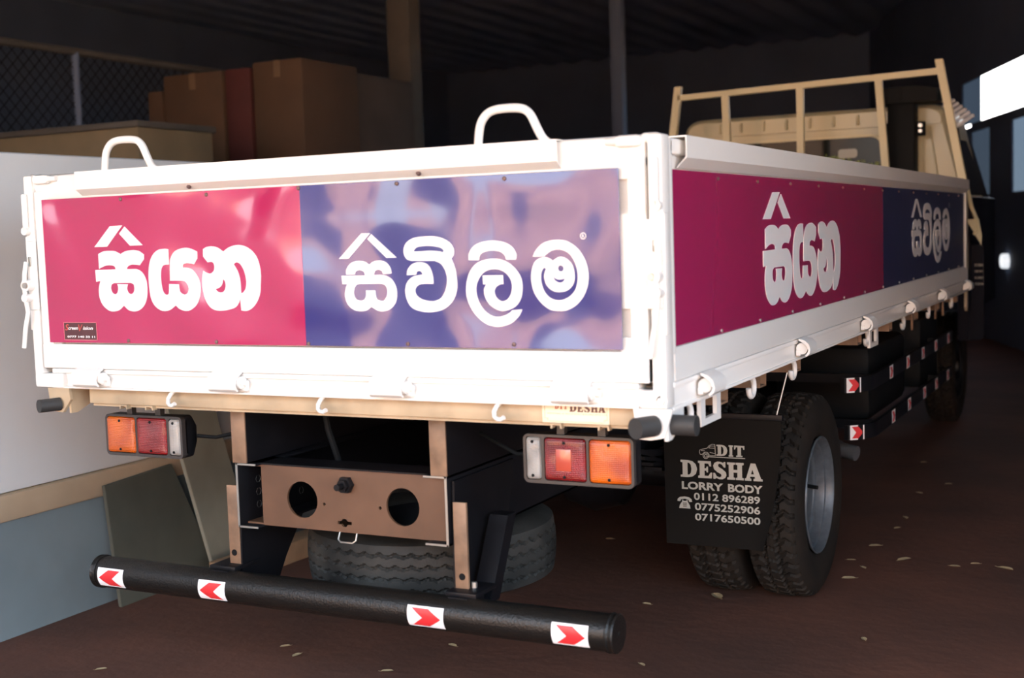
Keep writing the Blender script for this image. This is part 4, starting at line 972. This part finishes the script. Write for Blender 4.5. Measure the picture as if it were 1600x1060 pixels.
# --- mud flaps and wheel guard
for sx in (1, -1):
    nx, nz = 12, 10; V = []; F = []
    for th in (0, 1):
        for j in range(nz + 1):
            v = j / nz; z = 0.775 - 0.495 * v
            xl, xr = 0.470 + 0.004 * v, 0.925 - 0.075 * v * v
            for i in range(nx + 1):
                u = i / nx; x = xl + (xr - xl) * u
                y = 1.585 - 0.16 * max(0, u - .94) * v + th * 0.006
                V.append((sx * x, y, z))
    N_ = (nx + 1) * (nz + 1)
    for th in (0, 1):
        for j in range(nz):
            for i in range(nx):
                a = th * N_ + j * (nx + 1) + i; F.append([a, a + 1, a + nx + 2, a + nx + 1])
    edge = [j * (nx + 1) for j in range(nz + 1)] + [nz * (nx + 1) + i for i in range(1, nx + 1)] + [j * (nx + 1) + nx for j in range(nz - 1, -1, -1)] + [i for i in range(nx - 1, 0, -1)]
    for a, b in zip(edge, edge[1:] + edge[:1]): F.append([a, b, b + N_, a + N_])
    fp = MB().raw(V, F).build('mud_flap', 'flap', truck)
    MB().box(*sorted((sx * .46, sx * .93)), 1.575, 1.60, 0.768, 0.79, bev=0.002).build('flap_bar', 'chassis', fp)
    if sx > 0: flap = fp
YF = 1.5795
mb = MB()
for ch, a, b, z0, z1 in (('D', .680, .722, .628, .670), ('I', .727, .744, .6275, .670), ('T', .748, .787, .6275, .670)): serif(mb, ch, a, b, z0, z1, YF - .0008, YF)
mb.box(.645, .789, YF - .0008, YF, .6215, .6245)
for ch, a, b in (('D', .538, .603), ('E', .607, .662), ('S', .666, .717), ('H', .720, .783), ('A', .787, .854)): serif(mb, ch, a, b, .541, .606, YF - .0008, YF)
mb.build('flap_lettering', 'flaptext', flap)
flat_text([('LORRY', .541, .703, .4945, .5245, 0.035, 0), ('BODY', .722, .853, .4935, .5245, 0.035, 0), ('0112 896289', .588, .843, .455, .4835, 0.022, 0), ('0775252906', .591, .843, .416, .445, 0.022, 0), ('0717650500', .591, .843, .377, .405, 0.022, 0)], YF, 'flaptext', 'flap_lettering', flap)
# line drawing of a lorry, and a telephone
mb = MB()
line = [(.613, .640), (.616, .648), (.632, .652), (.644, .655), (.652, .665), (.664, .671), (.674, .670), (.676, .628), (.652, .627), (.650, .634), (.645, .639), (.636, .640), (.629, .636), (.624, .630), (.616, .631), (.613, .640)]
for a, b in zip(line, line[1:]): mb.cyl((a[0], YF - .0005, a[1]), (b[0], YF - .0005, b[1]), 0.0011, 5)
for a, b in (((.650, .656), (.672, .656)), ((.650, .656), (.657, .664)), ((.657, .664), (.672, .664)), ((.620, .645), (.634, .645)), ((.654, .640), (.675, .636))): mb.cyl((a[0], YF - .0005, a[1]), (b[0], YF - .0005, b[1]), 0.0010, 5)
for r in (.0105, .0055):
    P = [(.638 + r * math.cos(2 * PI * k / 16), YF - .0005, .626 + r * math.sin(2 * PI * k / 16)) for k in range(17)]
    mb.tube(P, 0.0012, 5)
mb.build('lorry_drawing', 'flaptext', flap)
mb = MB().prism([(.5295, .4205), (.5735, .4205), (.5715, .432), (.563, .446), (.5625, .4525), (.5585, .4525), (.5585, .449), (.5455, .449), (.5455, .4525), (.5415, .4525), (.541, .446), (.5315, .432)], 'y', YF - .0008, YF, bev=-1)
mb.prism([(.5225, .447), (.524, .456), (.533, .463), (.552, .466), (.570, .463), (.579, .456), (.5805, .447), (.569, .4465), (.567, .454), (.552, .457), (.536, .454), (.534, .4465)], 'y', YF - .0008, YF, bev=-1)
mb.build('telephone_symbol', 'flaptext', flap)
mb = MB()
for i in range(3):
    for j in range(3): mb.box(.5455 + i * .005, .5485 + i * .005, YF - .0014, YF - .0006, .4265 + j * .006, .4305 + j * .006)
mb.build('telephone_keys', 'flap', flap)
MB().cyl((0.905, 1.58, 0.772), (0.955, 1.62, 1.0), 0.003, 6).build('flap_stay', 'zinc', flap)

# --- side guard rails
def guard(z, y0, sx=1):
    f = lambda a, b: tuple(sorted((sx * a, sx * b)))
    plan = [(0.945, y0 - 0.13), (1.000, y0 - 0.09), (1.032, y0 - 0.02), (1.038, y0 + 0.05), (1.038, 5.02)]
    V = []; F = []
    for x, y in plan: V += [(sx * x, y, z - .032), (sx * x, y, z + .032), (sx * (x - .018), y + .004, z + .032), (sx * (x - .018), y + .004, z - .032)]
    for i in range(len(plan) - 1):
        for k in range(4): F.append([4 * i + k, 4 * i + (k + 1) % 4, 4 * i + 4 + (k + 1) % 4, 4 * i + 4 + k])
    F += [[0, 1, 2, 3], [4 * len(plan) - 4 + k for k in range(4)]]
    g = MB().raw(V, F).build('side_guard_rail', 'chassis', truck)
    for y in (y0 + .12, 4.6): MB().box(*f(0.36, 1.02), y, y + 0.03, z - .02, z + .02).build('guard_bracket', 'chassis', g)
    return g
for sx in (1, -1):
    for z, y0, ys, e in ((0.782, 2.66, (3.085, 3.52, 3.965, 4.385, 4.845), 0.0), (0.568, 2.72, (3.13, 3.55, 4.0, 4.40, 4.82), 0.0)):
        g = guard(z, y0, sx)
        if sx < 0: continue
        for y in ys: sticker(lambda u, v, l, y=y, z=z: (1.038 + l, y + (u - .5) * .085, z + (v - .5) * .060), 'reflector_sticker', g, n=1)
        a, b = Vector((0.952, y0 - 0.125, 0)), Vector((1.004, y0 - 0.083, 0))
        nr = Vector((a.y - b.y, b.x - a.x, 0)).normalized(); nr = -nr if nr.y > 0 else nr
        sticker(lambda u, v, l, a=a, b=b, z=z, nr=nr: tuple(a + (b - a) * u + nr * (l + .001) + Vector((0, 0, z + (v - .5) * .064))), 'reflector_sticker', g, n=1)
